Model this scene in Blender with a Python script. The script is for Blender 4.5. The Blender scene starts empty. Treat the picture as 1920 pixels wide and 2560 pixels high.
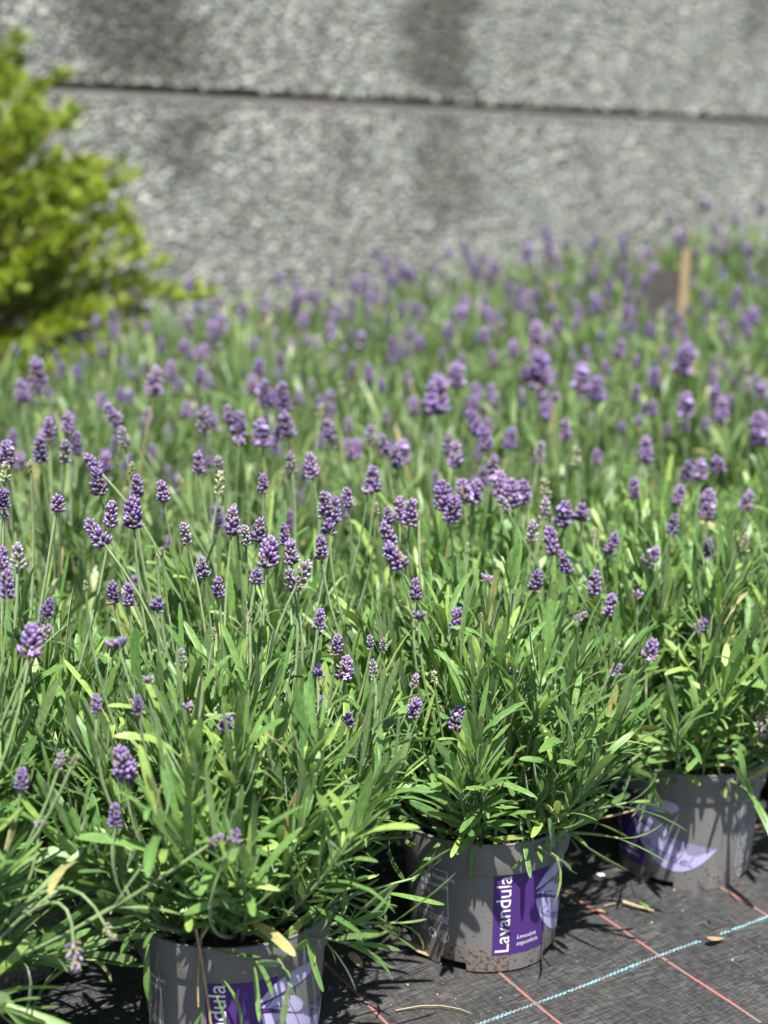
import bpy, bmesh, math, random
import numpy as np
from mathutils import Vector, Matrix, Quaternion
from mathutils.bvhtree import BVHTree

R = math.radians
scene = bpy.context.scene
COL = scene.collection

# ------------------------------------------------------------------ camera
cam_data = bpy.data.cameras.new('camera')
cam = bpy.data.objects.new('camera', cam_data)
COL.objects.link(cam)
cam.location = (0, 0, 0.54)
cam.rotation_euler = (R(90 - 11.5), 0, 0)
cam_data.sensor_fit = 'HORIZONTAL'
cam_data.sensor_width = 36
cam_data.lens = 67.5
cam_data.clip_start = 0.01
cam_data.clip_end = 300
cam_data.dof.use_dof = True
cam_data.dof.focus_distance = 0.965
cam_data.dof.aperture_fstop = 6.2
scene.camera = cam

# ------------------------------------------------------------------ light
SUN_ELEV, SUN_AZ = 61.0, 174.0         # azimuth clockwise from +Y
world = bpy.data.worlds.new('World')
scene.world = world
world.use_nodes = True
wn = world.node_tree
wn.nodes.clear()
sky = wn.nodes.new('ShaderNodeTexSky')
sky.sky_type = 'NISHITA'
sky.sun_disc = False
sky.sun_elevation = R(SUN_ELEV)
sky.sun_rotation = R(SUN_AZ)
bg = wn.nodes.new('ShaderNodeBackground')
bg.inputs['Strength'].default_value = 0.075
wo = wn.nodes.new('ShaderNodeOutputWorld')
wn.links.new(sky.outputs[0], bg.inputs[0])
wn.links.new(bg.outputs[0], wo.inputs[0])

sun_data = bpy.data.lights.new('sun', 'SUN')
sun_data.energy = 5.0
sun_data.angle = R(0.53)
sun_data.color = (1.0, 0.955, 0.88)
sun = bpy.data.objects.new('sun', sun_data)
COL.objects.link(sun)
to_sun = Vector((math.sin(R(SUN_AZ)) * math.cos(R(SUN_ELEV)), math.cos(R(SUN_AZ)) * math.cos(R(SUN_ELEV)), math.sin(R(SUN_ELEV))))
sun.rotation_euler = (-to_sun).to_track_quat('-Z', 'Y').to_euler()
sun.location = (0, -3, 6)

scene.view_settings.view_transform = 'Standard'
scene.view_settings.look = 'None'
scene.view_settings.exposure = 1.42
scene.view_settings.gamma = 1
scene.view_settings.use_curve_mapping = False
scene.cycles.max_bounces = 8
scene.cycles.transmission_bounces = 6

# ------------------------------------------------------------------ helpers
def new_obj(name, mesh, parent=None, mat=None):
    o = bpy.data.objects.new(name, mesh)
    COL.objects.link(o)
    if parent is not None:
        o.parent = parent
    if mat is not None and mesh is not None and not mesh.materials:
        mesh.materials.append(mat)
    return o

def empty(name, loc, rz=0.0, sc=1.0):
    o = bpy.data.objects.new(name, None)
    o.empty_display_size = 0.05
    o.location = loc
    o.rotation_euler = (0, 0, rz)
    o.scale = (sc, sc, sc)
    COL.objects.link(o)
    return o

def tag(o, label=None, cat=None, group=None, kind=None):
    if label: o['label'] = label
    if cat: o['category'] = cat
    if group: o['group'] = group
    if kind: o['kind'] = kind
    return o

def np_mesh(name, verts, faces, smooth=True, attrs=None, uv=None):
    """verts (N,3); faces (M,k) one face size; attrs: name -> per vertex floats or colours; uv per vertex"""
    verts = np.asarray(verts, np.float32)
    faces = np.asarray(faces, np.int32)
    me = bpy.data.meshes.new(name)
    k = faces.shape[1]
    me.vertices.add(len(verts))
    me.vertices.foreach_set('co', verts.ravel())
    me.loops.add(faces.size)
    me.loops.foreach_set('vertex_index', faces.ravel())
    me.polygons.add(len(faces))
    me.polygons.foreach_set('loop_start', np.arange(0, faces.size, k, dtype=np.int32))
    me.polygons.foreach_set('use_smooth', np.full(len(faces), smooth))
    if uv is not None:
        l = me.uv_layers.new(name='UVMap')
        l.data.foreach_set('uv', np.asarray(uv, np.float32)[faces.ravel()].ravel())
    for an, av in (attrs or {}).items():
        av = np.asarray(av, np.float32)
        if av.ndim == 1:
            a = me.attributes.new(an, 'FLOAT', 'POINT'); a.data.foreach_set('value', av)
        else:
            a = me.attributes.new(an, 'FLOAT_COLOR', 'POINT'); a.data.foreach_set('color', av.ravel())
    me.update()
    me.validate()
    return me

class Acc:
    """collects many transformed pieces into one mesh"""
    def __init__(s): s.v, s.f, s.uv, s.r, s.n = [], [], [], [], 0
    def add(s, v, f, uv=None, r=0.0):
        s.v.append(v); s.f.append(f + s.n); s.n += len(v)
        if uv is not None: s.uv.append(uv)
        s.r.append(np.full(len(v), r) if np.isscalar(r) else r)
    def mesh(s, name, smooth=True):
        return np_mesh(name, np.concatenate(s.v), np.concatenate(s.f), smooth,
                       {'rnd': np.concatenate(s.r)}, np.concatenate(s.uv) if s.uv else None)

def tube(pts, radii, sides=5):
    """quads of a tube through pts"""
    pts = np.asarray(pts, float)
    n = len(pts)
    radii = np.broadcast_to(np.asarray(radii, float), (n,))
    tan = np.gradient(pts, axis=0)
    tan /= np.linalg.norm(tan, axis=1)[:, None] + 1e-12
    ref = np.array([0.0, 0.0, 1.0]) if abs(tan[0][2]) < 0.9 else np.array([1.0, 0, 0])
    a = np.cross(tan, ref); a /= np.linalg.norm(a, axis=1)[:, None] + 1e-12
    b = np.cross(tan, a)
    ang = np.arange(sides) * 2 * math.pi / sides
    ring = (a[:, None, :] * np.cos(ang)[None, :, None] + b[:, None, :] * np.sin(ang)[None, :, None]) * radii[:, None, None]
    v = (pts[:, None, :] + ring).reshape(-1, 3)
    f = []
    for i in range(n - 1):
        for j in range(sides):
            k = (j + 1) % sides
            f.append((i * sides + j, i * sides + k, (i + 1) * sides + k, (i + 1) * sides + j))
    uv = np.stack([np.repeat(np.linspace(0, 1, n), sides), np.tile(ang / 6.283, n)], 1)
    return v, np.array(f), uv

def bezier(p0, p1, p2, n):
    t = np.linspace(0, 1, n)[:, None]
    return (1 - t) ** 2 * p0 + 2 * t * (1 - t) * p1 + t ** 2 * p2

def frame_mat(d, nrm):
    """columns x, y=d, z~nrm"""
    y = d / (np.linalg.norm(d) + 1e-12)
    z = nrm - y * np.dot(nrm, y)
    l = np.linalg.norm(z)
    if l < 1e-6:
        z = np.cross(y, np.array([1.0, 0.3, 0.2])); l = np.linalg.norm(z)
    z = z / l
    x = np.cross(y, z)
    return np.stack([x, y, z], 1)

# ------------------------------------------------------------------ materials
def mat_new(name):
    m = bpy.data.materials.new(name)
    m.use_nodes = True
    nt = m.node_tree
    nt.nodes.clear()
    out = nt.nodes.new('ShaderNodeOutputMaterial')
    return m, nt, out

class NT:
    def __init__(s, nt): s.nt = nt
    def n(s, typ, **kw):
        nd = s.nt.nodes.new(typ)
        for k, v in kw.items():
            if k.startswith('i_'):
                key = k[2:]
                key = int(key) if key.isdigit() else key.replace('_', ' ')
                if isinstance(v, bpy.types.NodeSocket): s.nt.links.new(v, nd.inputs[key])
                else: nd.inputs[key].default_value = v
            else: setattr(nd, k, v)
        return nd
    def math(s, op, a, b=0.0, c=0.0, clamp=False):
        nd = s.nt.nodes.new('ShaderNodeMath'); nd.operation = op; nd.use_clamp = clamp
        for i, v in enumerate((a, b, c)):
            if isinstance(v, bpy.types.NodeSocket): s.nt.links.new(v, nd.inputs[i])
            else: nd.inputs[i].default_value = v
        return nd.outputs[0]
    def mix(s, fac, a, b, blend='MIX'):
        nd = s.nt.nodes.new('ShaderNodeMix'); nd.data_type = 'RGBA'; nd.blend_type = blend
        for i, v in ((0, fac), (6, a), (7, b)):
            if isinstance(v, bpy.types.NodeSocket): s.nt.links.new(v, nd.inputs[i])
            else: nd.inputs[i].default_value = (v if i == 0 else (*v, 1.0) if len(v) == 3 else v)
        return nd.outputs[2]
    def ramp(s, fac, stops):
        nd = s.nt.nodes.new('ShaderNodeValToRGB')
        cr = nd.color_ramp
        while len(cr.elements) > 1: cr.elements.remove(cr.elements[-1])
        for i, (p, c) in enumerate(stops):
            e = cr.elements[0] if i == 0 else cr.elements.new(p)
            e.position = p
            e.color = (*c, 1.0) if not np.isscalar(c) else (c, c, c, 1)
        s.nt.links.new(fac, nd.inputs[0])
        return nd.outputs[0]
    def link(s, a, b): s.nt.links.new(a, b)

def leaf_material(name, dark, light, young, trans=0.34, under=(0.16, 0.22, 0.10)):
    m, nt, out = mat_new(name); q = NT(nt)
    attr = q.n('ShaderNodeAttribute', attribute_name='rnd')
    oi = q.n('ShaderNodeObjectInfo')
    rnd = q.math('FRACT', q.math('ADD', attr.outputs['Fac'], oi.outputs['Random']))
    uv = q.n('ShaderNodeUVMap')
    sep = q.n('ShaderNodeSeparateXYZ', i_0=uv.outputs[0])
    geo = q.n('ShaderNodeNewGeometry')
    tc = q.n('ShaderNodeTexCoord')
    noi = q.n('ShaderNodeTexNoise', i_Vector=geo.outputs['Position'], i_Scale=260.0, i_Detail=3.0)
    noi2 = q.n('ShaderNodeTexNoise', i_Vector=geo.outputs['Position'], i_Scale=28.0, i_Detail=2.0)
    c = q.mix(rnd, dark, light)
    c = q.mix(q.math('MULTIPLY', q.math('GREATER_THAN', rnd, 0.80), 0.7), c, young)
    c = q.mix(q.math('MULTIPLY', q.math('GREATER_THAN', rnd, 0.982), 0.8), c, (0.36, 0.29, 0.13))
    # mid vein, paler, and a paler margin
    cross = q.math('ABSOLUTE', q.math('SUBTRACT', sep.outputs[0], 0.5))
    vein = q.math('SMOOTH_MIN', q.math('MULTIPLY', q.math('SUBTRACT', 0.075, cross), 14.0), 1.0, 0.1, clamp=True)
    c = q.mix(q.math('MULTIPLY', vein, 0.35), c, (0.25, 0.33, 0.15))
    edge = q.math('MULTIPLY', q.math('SUBTRACT', cross, 0.43), 9.0, clamp=True)
    c = q.mix(q.math('MULTIPLY', edge, 0.35), c, (0.24, 0.30, 0.14))
    c = q.mix(q.math('MULTIPLY', geo.outputs['Backfacing'], 0.65), c, under)
    spots = q.ramp(noi.outputs['Fac'], [(0.35, 0.82), (0.65, 1.12)])
    c = q.mix(1.0, c, spots, 'MULTIPLY')
    c = q.mix(1.0, c, q.ramp(noi2.outputs['Fac'], [(0.3, 0.85), (0.7, 1.12)]), 'MULTIPLY')
    bump = q.n('ShaderNodeBump', i_Strength=0.35, i_Distance=0.0006, i_Height=noi.outputs['Fac'])
    pr = q.n('ShaderNodeBsdfPrincipled', i_Base_Color=c, i_Roughness=0.44, i_Normal=bump.outputs[0])
    pr.inputs['Specular IOR Level'].default_value = 0.5
    pr.inputs['Sheen Weight'].default_value = 0.2
    pr.inputs['Sheen Roughness'].default_value = 0.4
    tcol = q.mix(1.0, c, (1.05, 1.25, 0.5), 'MULTIPLY')
    tr = q.n('ShaderNodeBsdfTranslucent', i_Color=tcol)
    mx = q.n('ShaderNodeMixShader', i_0=trans, i_1=pr.outputs[0], i_2=tr.outputs[0])
    q.link(mx.outputs[0], out.inputs[0])
    return m

def simple_mat(name, col, rough=0.6, noise=0.0, nscale=40.0, bump=0.0, spec=0.4):
    m, nt, out = mat_new(name); q = NT(nt)
    tc = q.n('ShaderNodeTexCoord')
    noi = q.n('ShaderNodeTexNoise', i_Vector=tc.outputs['Object'], i_Scale=nscale, i_Detail=4.0)
    c = q.mix(1.0, col, q.ramp(noi.outputs['Fac'], [(0.25, 1.0 - noise), (0.75, 1.0 + noise)]), 'MULTIPLY')
    pr = q.n('ShaderNodeBsdfPrincipled', i_Base_Color=c, i_Roughness=rough)
    pr.inputs['Specular IOR Level'].default_value = spec
    if bump:
        b = q.n('ShaderNodeBump', i_Strength=bump, i_Distance=0.002, i_Height=noi.outputs['Fac'])
        q.link(b.outputs[0], pr.inputs['Normal'])
    q.link(pr.outputs[0], out.inputs[0])
    return m

M_leaf = leaf_material('lavender_leaf', (0.080, 0.185, 0.042), (0.180, 0.320, 0.080), (0.31, 0.43, 0.095), 0.38)
M_leaf_far = leaf_material('lavender_leaf_pale', (0.095, 0.170, 0.055), (0.175, 0.265, 0.095), (0.28, 0.36, 0.12), 0.40)
M_stem = leaf_material('green_stem', (0.13, 0.20, 0.075), (0.19, 0.27, 0.11), (0.22, 0.30, 0.10), trans=0.12)
M_bark = simple_mat('woody_stem', (0.16, 0.105, 0.06), 0.85, 0.35, 120, 0.5)
M_soil = simple_mat('potting_soil', (0.040, 0.027, 0.018), 0.95, 0.6, 160, 1.0, 0.2)
M_crumb = simple_mat('soil_crumb', (0.075, 0.048, 0.030), 0.95, 0.5, 300, 0.6, 0.2)
M_straw = simple_mat('dry_straw', (0.30, 0.23, 0.13), 0.7, 0.25, 200, 0.3)
M_dry = simple_mat('dry_leaf', (0.27, 0.19, 0.10), 0.75, 0.3, 150, 0.4)
M_wood = simple_mat('pale_wood', (0.22, 0.165, 0.095), 0.65, 0.15, 60, 0.2)
M_board = simple_mat('dark_plastic', (0.050, 0.043, 0.040), 0.45, 0.2, 30)

def spike_material():
    m, nt, out = mat_new('flower_buds'); q = NT(nt)
    attr = q.n('ShaderNodeAttribute', attribute_name='tone')
    oi = q.n('ShaderNodeObjectInfo')
    geo = q.n('ShaderNodeNewGeometry')
    noi = q.n('ShaderNodeTexNoise', i_Vector=geo.outputs['Position'], i_Scale=900.0, i_Detail=2.0)
    hs = q.n('ShaderNodeHueSaturation', i_Color=attr.outputs['Color'],
             i_Hue=q.math('MULTIPLY_ADD', oi.outputs['Random'], 0.03, 0.488),
             i_Value=q.math('MULTIPLY_ADD', oi.outputs['Random'], 0.4, 0.82),
             i_Saturation=q.math('MULTIPLY_ADD', oi.outputs['Random'], -0.15, 1.05))
    c = q.mix(1.0, hs.outputs[0], q.ramp(noi.outputs['Fac'], [(0.3, 0.75), (0.7, 1.2)]), 'MULTIPLY')
    pr = q.n('ShaderNodeBsdfPrincipled', i_Base_Color=c, i_Roughness=0.6)
    pr.inputs['Sheen Weight'].default_value = 0.12
    pr.inputs['Sheen Roughness'].default_value = 0.35
    pr.inputs['Subsurface Weight'].default_value = 0.0
    tr = q.n('ShaderNodeBsdfTranslucent', i_Color=c)
    mx = q.n('ShaderNodeMixShader', i_0=0.18, i_1=pr.outputs[0], i_2=tr.outputs[0])
    q.link(mx.outputs[0], out.inputs[0])
    return m
M_spike = spike_material()

def pot_material():
    m, nt, out = mat_new('grey_pot_plastic'); q = NT(nt)
    tc = q.n('ShaderNodeTexCoord')
    oi = q.n('ShaderNodeObjectInfo')
    sep = q.n('ShaderNodeSeparateXYZ', i_0=tc.outputs['Object'])
    off = q.n('ShaderNodeVectorMath', operation='ADD', i_0=tc.outputs['Object'], i_1=oi.outputs['Location'])
    spk = q.n('ShaderNodeTexNoise', i_Vector=off.outputs[0], i_Scale=330.0, i_Detail=2.5)
    big = q.n('ShaderNodeTexNoise', i_Vector=off.outputs[0], i_Scale=22.0, i_Detail=4.0)
    # splashed soil, thicker towards the base
    low = q.math('SUBTRACT', 1.0, q.math('DIVIDE', sep.outputs[2], 0.052), clamp=True)
    thr = q.math('SUBTRACT', 0.685, q.math('MULTIPLY', q.math('MULTIPLY', low, big.outputs['Fac']), 0.34))
    dirt = q.math('MULTIPLY', q.math('SUBTRACT', spk.outputs['Fac'], thr), 14.0, clamp=True)
    film = q.math('MULTIPLY', q.math('MULTIPLY', low, q.math('SUBTRACT', big.outputs['Fac'], 0.25, clamp=True)), 0.8, clamp=True)
    c = q.mix(q.math('MULTIPLY', big.outputs['Fac'], 0.6), (0.106, 0.105, 0.107), (0.132, 0.131, 0.133))
    smp = q.n('ShaderNodeMapping', i_Vector=off.outputs[0]); smp.inputs['Scale'].default_value = (1.0, 1.0, .08)
    streak = q.n('ShaderNodeTexNoise', i_Vector=smp.outputs[0], i_Scale=95.0, i_Detail=3.0)
    c = q.mix(q.math('MULTIPLY', q.math('SUBTRACT', streak.outputs['Fac'], .52, clamp=True), 1.3, clamp=True), c, (0.19, 0.18, 0.17))
    c = q.mix(film, c, (0.13, 0.098, 0.07))
    c = q.mix(dirt, c, (0.075, 0.042, 0.026))
    bump = q.n('ShaderNodeBump', i_Strength=0.5, i_Distance=0.0008, i_Height=dirt)
    pr = q.n('ShaderNodeBsdfPrincipled', i_Base_Color=c, i_Normal=bump.outputs[0],
             i_Roughness=q.math('MULTIPLY_ADD', dirt, 0.4, 0.42))
    pr.inputs['Specular IOR Level'].default_value = 0.35
    q.link(pr.outputs[0], out.inputs[0])
    return m
M_pot = pot_material()

def print_material(name, col, dirt_amt=0.9):
    m, nt, out = mat_new(name); q = NT(nt)
    tc = q.n('ShaderNodeTexCoord')
    oi = q.n('ShaderNodeObjectInfo')
    sep = q.n('ShaderNodeSeparateXYZ', i_0=tc.outputs['Object'])
    off = q.n('ShaderNodeVectorMath', operation='ADD', i_0=tc.outputs['Object'], i_1=oi.outputs['Location'])
    spk = q.n('ShaderNodeTexNoise', i_Vector=off.outputs[0], i_Scale=330.0, i_Detail=2.5)
    low = q.math('SUBTRACT', 1.0, q.math('DIVIDE', sep.outputs[2], 0.052), clamp=True)
    thr = q.math('SUBTRACT', 0.735, q.math('MULTIPLY', low, 0.13))
    dirt = q.math('MULTIPLY', q.math('SUBTRACT', spk.outputs['Fac'], thr), 14.0, clamp=True)
    c = q.mix(q.math('MULTIPLY', dirt, dirt_amt), col, (0.085, 0.05, 0.035))
    pr = q.n('ShaderNodeBsdfPrincipled', i_Base_Color=c, i_Roughness=0.45)
    pr.inputs['Specular IOR Level'].default_value = 0.3
    q.link(pr.outputs[0], out.inputs[0])
    return m
M_purple = print_material('purple_print', (0.049, 0.019, 0.125))
M_lilac = print_material('lilac_print', (0.32, 0.30, 0.465))
M_white = print_material('white_print', (0.55, 0.55, 0.57))
M_greyprint = print_material('pale_grey_print', (0.46, 0.47, 0.49))
M_ink = print_material('violet_ink', (0.10, 0.04, 0.22), 0.5)

def fabric_material():
    m, nt, out = mat_new('black_woven_fabric'); q = NT(nt)
    tc = q.n('ShaderNodeTexCoord')
    mp = q.n('ShaderNodeMapping', i_Vector=tc.outputs['Object'])
    mp.inputs['Rotation'].default_value = (0, 0, R(-32))
    wx = q.n('ShaderNodeTexWave', wave_type='BANDS', bands_direction='X', i_Vector=mp.outputs[0], i_Scale=160.0, i_Distortion=0.6, i_Detail=1.0)
    wy = q.n('ShaderNodeTexWave', wave_type='BANDS', bands_direction='Y', i_Vector=mp.outputs[0], i_Scale=120.0, i_Distortion=0.6, i_Detail=1.0)
    h = q.math('ADD', wx.outputs['Fac'], wy.outputs['Fac'])
    st = q.n('ShaderNodeMapping', i_Vector=mp.outputs[0]); st.inputs['Scale'].default_value = (1.0, 0.12, 1.0)
    fibre = q.n('ShaderNodeTexNoise', i_Vector=st.outputs[0], i_Scale=700.0, i_Detail=3.0)
    st2 = q.n('ShaderNodeMapping', i_Vector=mp.outputs[0]); st2.inputs['Scale'].default_value = (0.12, 1.0, 1.0)
    fibre2 = q.n('ShaderNodeTexNoise', i_Vector=st2.outputs[0], i_Scale=700.0, i_Detail=3.0)
    dust = q.n('ShaderNodeTexNoise', i_Vector=tc.outputs['Object'], i_Scale=7.5, i_Detail=6.0, i_Roughness=0.62)
    dust2 = q.n('ShaderNodeTexNoise', i_Vector=tc.outputs['Object'], i_Scale=23.0, i_Detail=6.0, i_Roughness=0.7)
    speck = q.n('ShaderNodeTexNoise', i_Vector=tc.outputs['Object'], i_Scale=420.0, i_Detail=2.0)
    fib = q.math('MULTIPLY', fibre.outputs['Fac'], fibre2.outputs['Fac'])
    c = q.mix(q.math('MULTIPLY', q.math('SUBTRACT', fib, 0.16, clamp=True), 3.2, clamp=True), (0.015, 0.0155, 0.0165), (0.068, 0.068, 0.071))
    brown = q.ramp(dust.outputs['Fac'], [(0.46, 0.0), (0.74, 1.0)])
    brown = q.math('MULTIPLY', brown, q.math('MULTIPLY_ADD', fib, 1.8, 0.15), clamp=True)
    c = q.mix(brown, c, (0.072, 0.066, 0.056))
    scuff = q.ramp(dust2.outputs['Fac'], [(0.46, 0.0), (0.68, 1.0)])
    scuff = q.math('MULTIPLY', scuff, q.math('MULTIPLY', q.math('SUBTRACT', fibre2.outputs['Fac'], 0.46, clamp=True), 4.0, clamp=True))
    c = q.mix(q.math('MULTIPLY', scuff, 0.55), c, (0.14, 0.14, 0.142))
    sp = q.math('MULTIPLY', q.math('SUBTRACT', speck.outputs['Fac'], 0.69), 12.0, clamp=True)
    c = q.mix(q.math('MULTIPLY', sp, 0.8), c, (0.20, 0.19, 0.17))
    bump = q.n('ShaderNodeBump', i_Strength=0.12, i_Distance=0.0004, i_Height=h)
    bump2 = q.n('ShaderNodeBump', i_Strength=0.35, i_Distance=0.0015, i_Height=dust2.outputs['Fac'], i_Normal=bump.outputs[0])
    pr = q.n('ShaderNodeBsdfPrincipled', i_Base_Color=c, i_Roughness=0.62, i_Normal=bump2.outputs[0])
    pr.inputs['Specular IOR Level'].default_value = 0.35
    q.link(pr.outputs[0], out.inputs[0])
    return m
M_fabric = fabric_material()

def thread_material(name, col):
    m, nt, out = mat_new(name); q = NT(nt)
    geo = q.n('ShaderNodeNewGeometry')
    noi = q.n('ShaderNodeTexNoise', i_Vector=geo.outputs['Position'], i_Scale=45.0, i_Detail=5.0, i_Roughness=0.7)
    wear = q.ramp(noi.outputs['Fac'], [(0.42, 0.0), (0.60, 0.85)])
    c = q.mix(wear, col, (0.10, 0.08, 0.065))
    pr = q.n('ShaderNodeBsdfPrincipled', i_Base_Color=c, i_Roughness=0.55)
    q.link(pr.outputs[0], out.inputs[0])
    return m
M_red = thread_material('red_thread', (0.205, 0.058, 0.046))
M_blue = thread_material('blue_thread', (0.11, 0.30, 0.37))

def concrete_material(name, base, with_voronoi):
    m, nt, out = mat_new(name); q = NT(nt)
    tc = q.n('ShaderNodeTexCoord')
    noi = q.n('ShaderNodeTexNoise', i_Vector=tc.outputs['Object'], i_Scale=6.0, i_Detail=6.0)
    c = q.mix(1.0, base, q.ramp(noi.outputs['Fac'], [(0.25, 0.75), (0.75, 1.2)]), 'MULTIPLY')
    pr = q.n('ShaderNodeBsdfPrincipled', i_Roughness=0.9)
    if with_voronoi:
        vo = q.n('ShaderNodeTexVoronoi', i_Vector=tc.outputs['Object'], i_Scale=85.0)
        vc = q.ramp(q.n('ShaderNodeSeparateColor', i_0=vo.outputs['Color']).outputs[0], [(0.0, 0.6), (1.0, 1.5)])
        c = q.mix(1.0, c, vc, 'MULTIPLY')
        b = q.n('ShaderNodeBump', i_Strength=0.7, i_Distance=0.004, i_Height=vo.outputs['Distance']); b.invert = True
        q.link(b.outputs[0], pr.inputs['Normal'])
    q.link(c, pr.inputs['Base Color'])
    q.link(pr.outputs[0], out.inputs[0])
    return m
M_conc = concrete_material('pebbledash_concrete', (0.060, 0.060, 0.056), True)
M_smooth = concrete_material('smooth_concrete', (0.150, 0.142, 0.134), False)

def pebble_material():
    m, nt, out = mat_new('pebble'); q = NT(nt)
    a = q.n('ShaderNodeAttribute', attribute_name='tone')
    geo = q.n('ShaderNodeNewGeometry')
    # tone already carries the painted tree shade and stains of the wall
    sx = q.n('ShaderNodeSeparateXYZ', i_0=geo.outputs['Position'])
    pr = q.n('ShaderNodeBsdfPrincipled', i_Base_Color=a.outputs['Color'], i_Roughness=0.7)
    q.link(pr.outputs[0], out.inputs[0])
    return m
M_pebble = pebble_material()

# ------------------------------------------------------------------ layout
ROW = R(32.0)
rv = np.array([math.cos(ROW), math.sin(ROW)])        # along the rows, away to the right
nv = np.array([-math.sin(ROW), math.cos(ROW)])       # across the rows, away from the viewer

# ------------------------------------------------------------------ ground
def plane_mesh(name, x0, x1, y0, y1, z, n=1):
    v = [(x0, y0, z), (x1, y0, z), (x1, y1, z), (x0, y1, z)]
    return np_mesh(name, v, [(0, 1, 2, 3)], False)
def fabric_mesh():
    # one sheet: fine ripples near the pots, then wide faces out to the horizon
    xs = np.concatenate([[-60, -15, -4], np.linspace(-1.2, 1.2, 97), [4, 15, 60]])
    ys = np.concatenate([[-60, -15, -3], np.linspace(0.3, 2.3, 81), [5, 15, 60]])
    X, Y = np.meshgrid(xs, ys)
    fade = np.clip(1 - np.maximum(np.abs(X) - 1.0, 0) / 0.2, 0, 1) * np.clip((Y - 0.3) / 0.1, 0, 1) * np.clip((2.3 - Y) / 0.3, 0, 1)
    Z = (np.sin(X * 9 + Y * 4) * np.sin(Y * 7 - X * 3 + 1) * 0.0016 + np.sin(X * 23 - Y * 17) * 0.0006) * fade
    nx = len(xs); ny = len(ys)
    v = np.stack([X, Y, Z], -1).reshape(-1, 3)
    f = [(j * nx + i, j * nx + i + 1, (j + 1) * nx + i + 1, (j + 1) * nx + i) for j in range(ny - 1) for i in range(nx - 1)]
    return np_mesh('ground', v, f)
def ripple(x, y):
    return math.sin(x * 9 + y * 4) * math.sin(y * 7 - x * 3 + 1) * 0.0016 + math.sin(x * 23 - y * 17) * 0.0006
ground = new_obj('ground', fabric_mesh(), None, M_fabric)
tag(ground, kind='structure')

def thread_line(name, p, ang, t0, t1, mat, kind, seed):
    """woven marker thread through p: short raised dashes in the weave"""
    rng = random.Random(seed)
    d = np.array([math.cos(ang), math.sin(ang)]); n = np.array([-d[1], d[0]])
    acc = Acc()
    t = t0
    amp = rng.uniform(0.0008, 0.0016); ph = rng.uniform(0, 6)
    k = 0
    while t < t1:
        wob = amp * math.sin(t * 16 + ph) + amp * 0.5 * math.sin(t * 41 + ph)
        if kind == 'red':
            L, W, step, skew, off = 0.00115, 0.0030, 0.0019, 0.0007, 0.0
        else:
            L, W, step, skew, off = 0.0030, 0.00115, 0.00185, 0.0, (0.00065 if k % 2 else -0.00065)
        if rng.random() > 0.03 and math.sin(t * 61 + ph) + math.sin(t * 23 + ph * 2) > -1.75:
            c = np.array(p) + d * (t + rng.gauss(0, 0.0001)) + n * (wob + off + rng.gauss(0, 0.00012))
            W2 = W * rng.uniform(0.82, 1.05) / 2; L2 = L / 2
            q = [c - d * (L2 + skew) - n * W2, c + d * (L2 - skew) - n * W2, c + d * (L2 + skew) + n * W2, c - d * (L2 - skew) + n * W2]
            base = [(a[0], a[1], ripple(a[0], a[1]) + 0.0004) for a in q]
            mid = [((a[0] + c[0]) / 2, (a[1] + c[1]) / 2, ripple(c[0], c[1]) + 0.0011) for a in q]
            v = np.array(base + mid)
            f = np.array([(4, 5, 6, 7), (0, 1, 5, 4), (1, 2, 6, 5), (2, 3, 7, 6), (3, 0, 4, 7)])
            acc.add(v, f)
        t += step; k += 1
    o = new_obj(name, acc.mesh(name, True), ground, mat)
    return o
RED, BLUE = R(-61.0), R(32.3)
rd = np.array([math.cos(RED), math.sin(RED)]); rn = np.array([-rd[1], rd[0]])
for i, k in enumerate((-2, -1, 0, 1, 2, 3)):
    p = np.array((0.206, 0.992)) + rn * (0.113 * k - (0.006 if k == -1 else 0))
    # rn points to the upper right
    tag(thread_line('red_thread', p, RED, -0.40, 0.30, M_red, 'red', 10 + i), kind='stuff')
for i, (px, py) in enumerate(((0.208, 0.9885), (0.208 - 0.25 * math.sin(BLUE), 0.9885 + 0.25 * math.cos(BLUE)))):
    tag(thread_line('blue_thread', (px, py), BLUE, -0.45, 0.45, M_blue, 'blue', 30 + i), kind='stuff')

# ------------------------------------------------------------------ wall of pebble-dashed concrete panels
WALL_D = 3.09
wall_o = np.array((0.0, WALL_D / math.cos(ROW)))         # point of the wall face straight ahead of the camera
wall = empty('concrete_wall', (wall_o[0], wall_o[1], 0), ROW)
tag(wall, 'grey pebble-dashed concrete wall of large panels behind the lavender', 'wall')
# local axes: x along the wall, y away from the viewer, z up
def box_mesh(name, x0, x1, y0, y1, z0, z1, bevel=0.0):
    bm = bmesh.new()
    bmesh.ops.create_cube(bm, size=1)
    for v in bm.verts:
        v.co = (x0 + (v.co.x + .5) * (x1 - x0), y0 + (v.co.y + .5) * (y1 - y0), z0 + (v.co.z + .5) * (z1 - z0))
    if bevel:
        bmesh.ops.bevel(bm, geom=bm.edges[:], offset=bevel, segments=2, affect='EDGES')
    me = bpy.data.meshes.new(name); bm.to_mesh(me); bm.free()
    return me
JOINT = 0.818
VX = -0.965
panels = [('x', VX + 0.012, VX + 4.2, JOINT + 0.0065, 2.1, 0.0), ('x', VX - 3.2, VX - 0.012, JOINT + 0.0065, 2.1, 0.002),
          ('x', VX + 0.010, VX + 4.2, -0.1, JOINT - 0.0065, -0.012), ('x', VX - 3.2, VX - 0.010, -0.1, JOINT - 0.0065, -0.010)]
ICO = None
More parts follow.
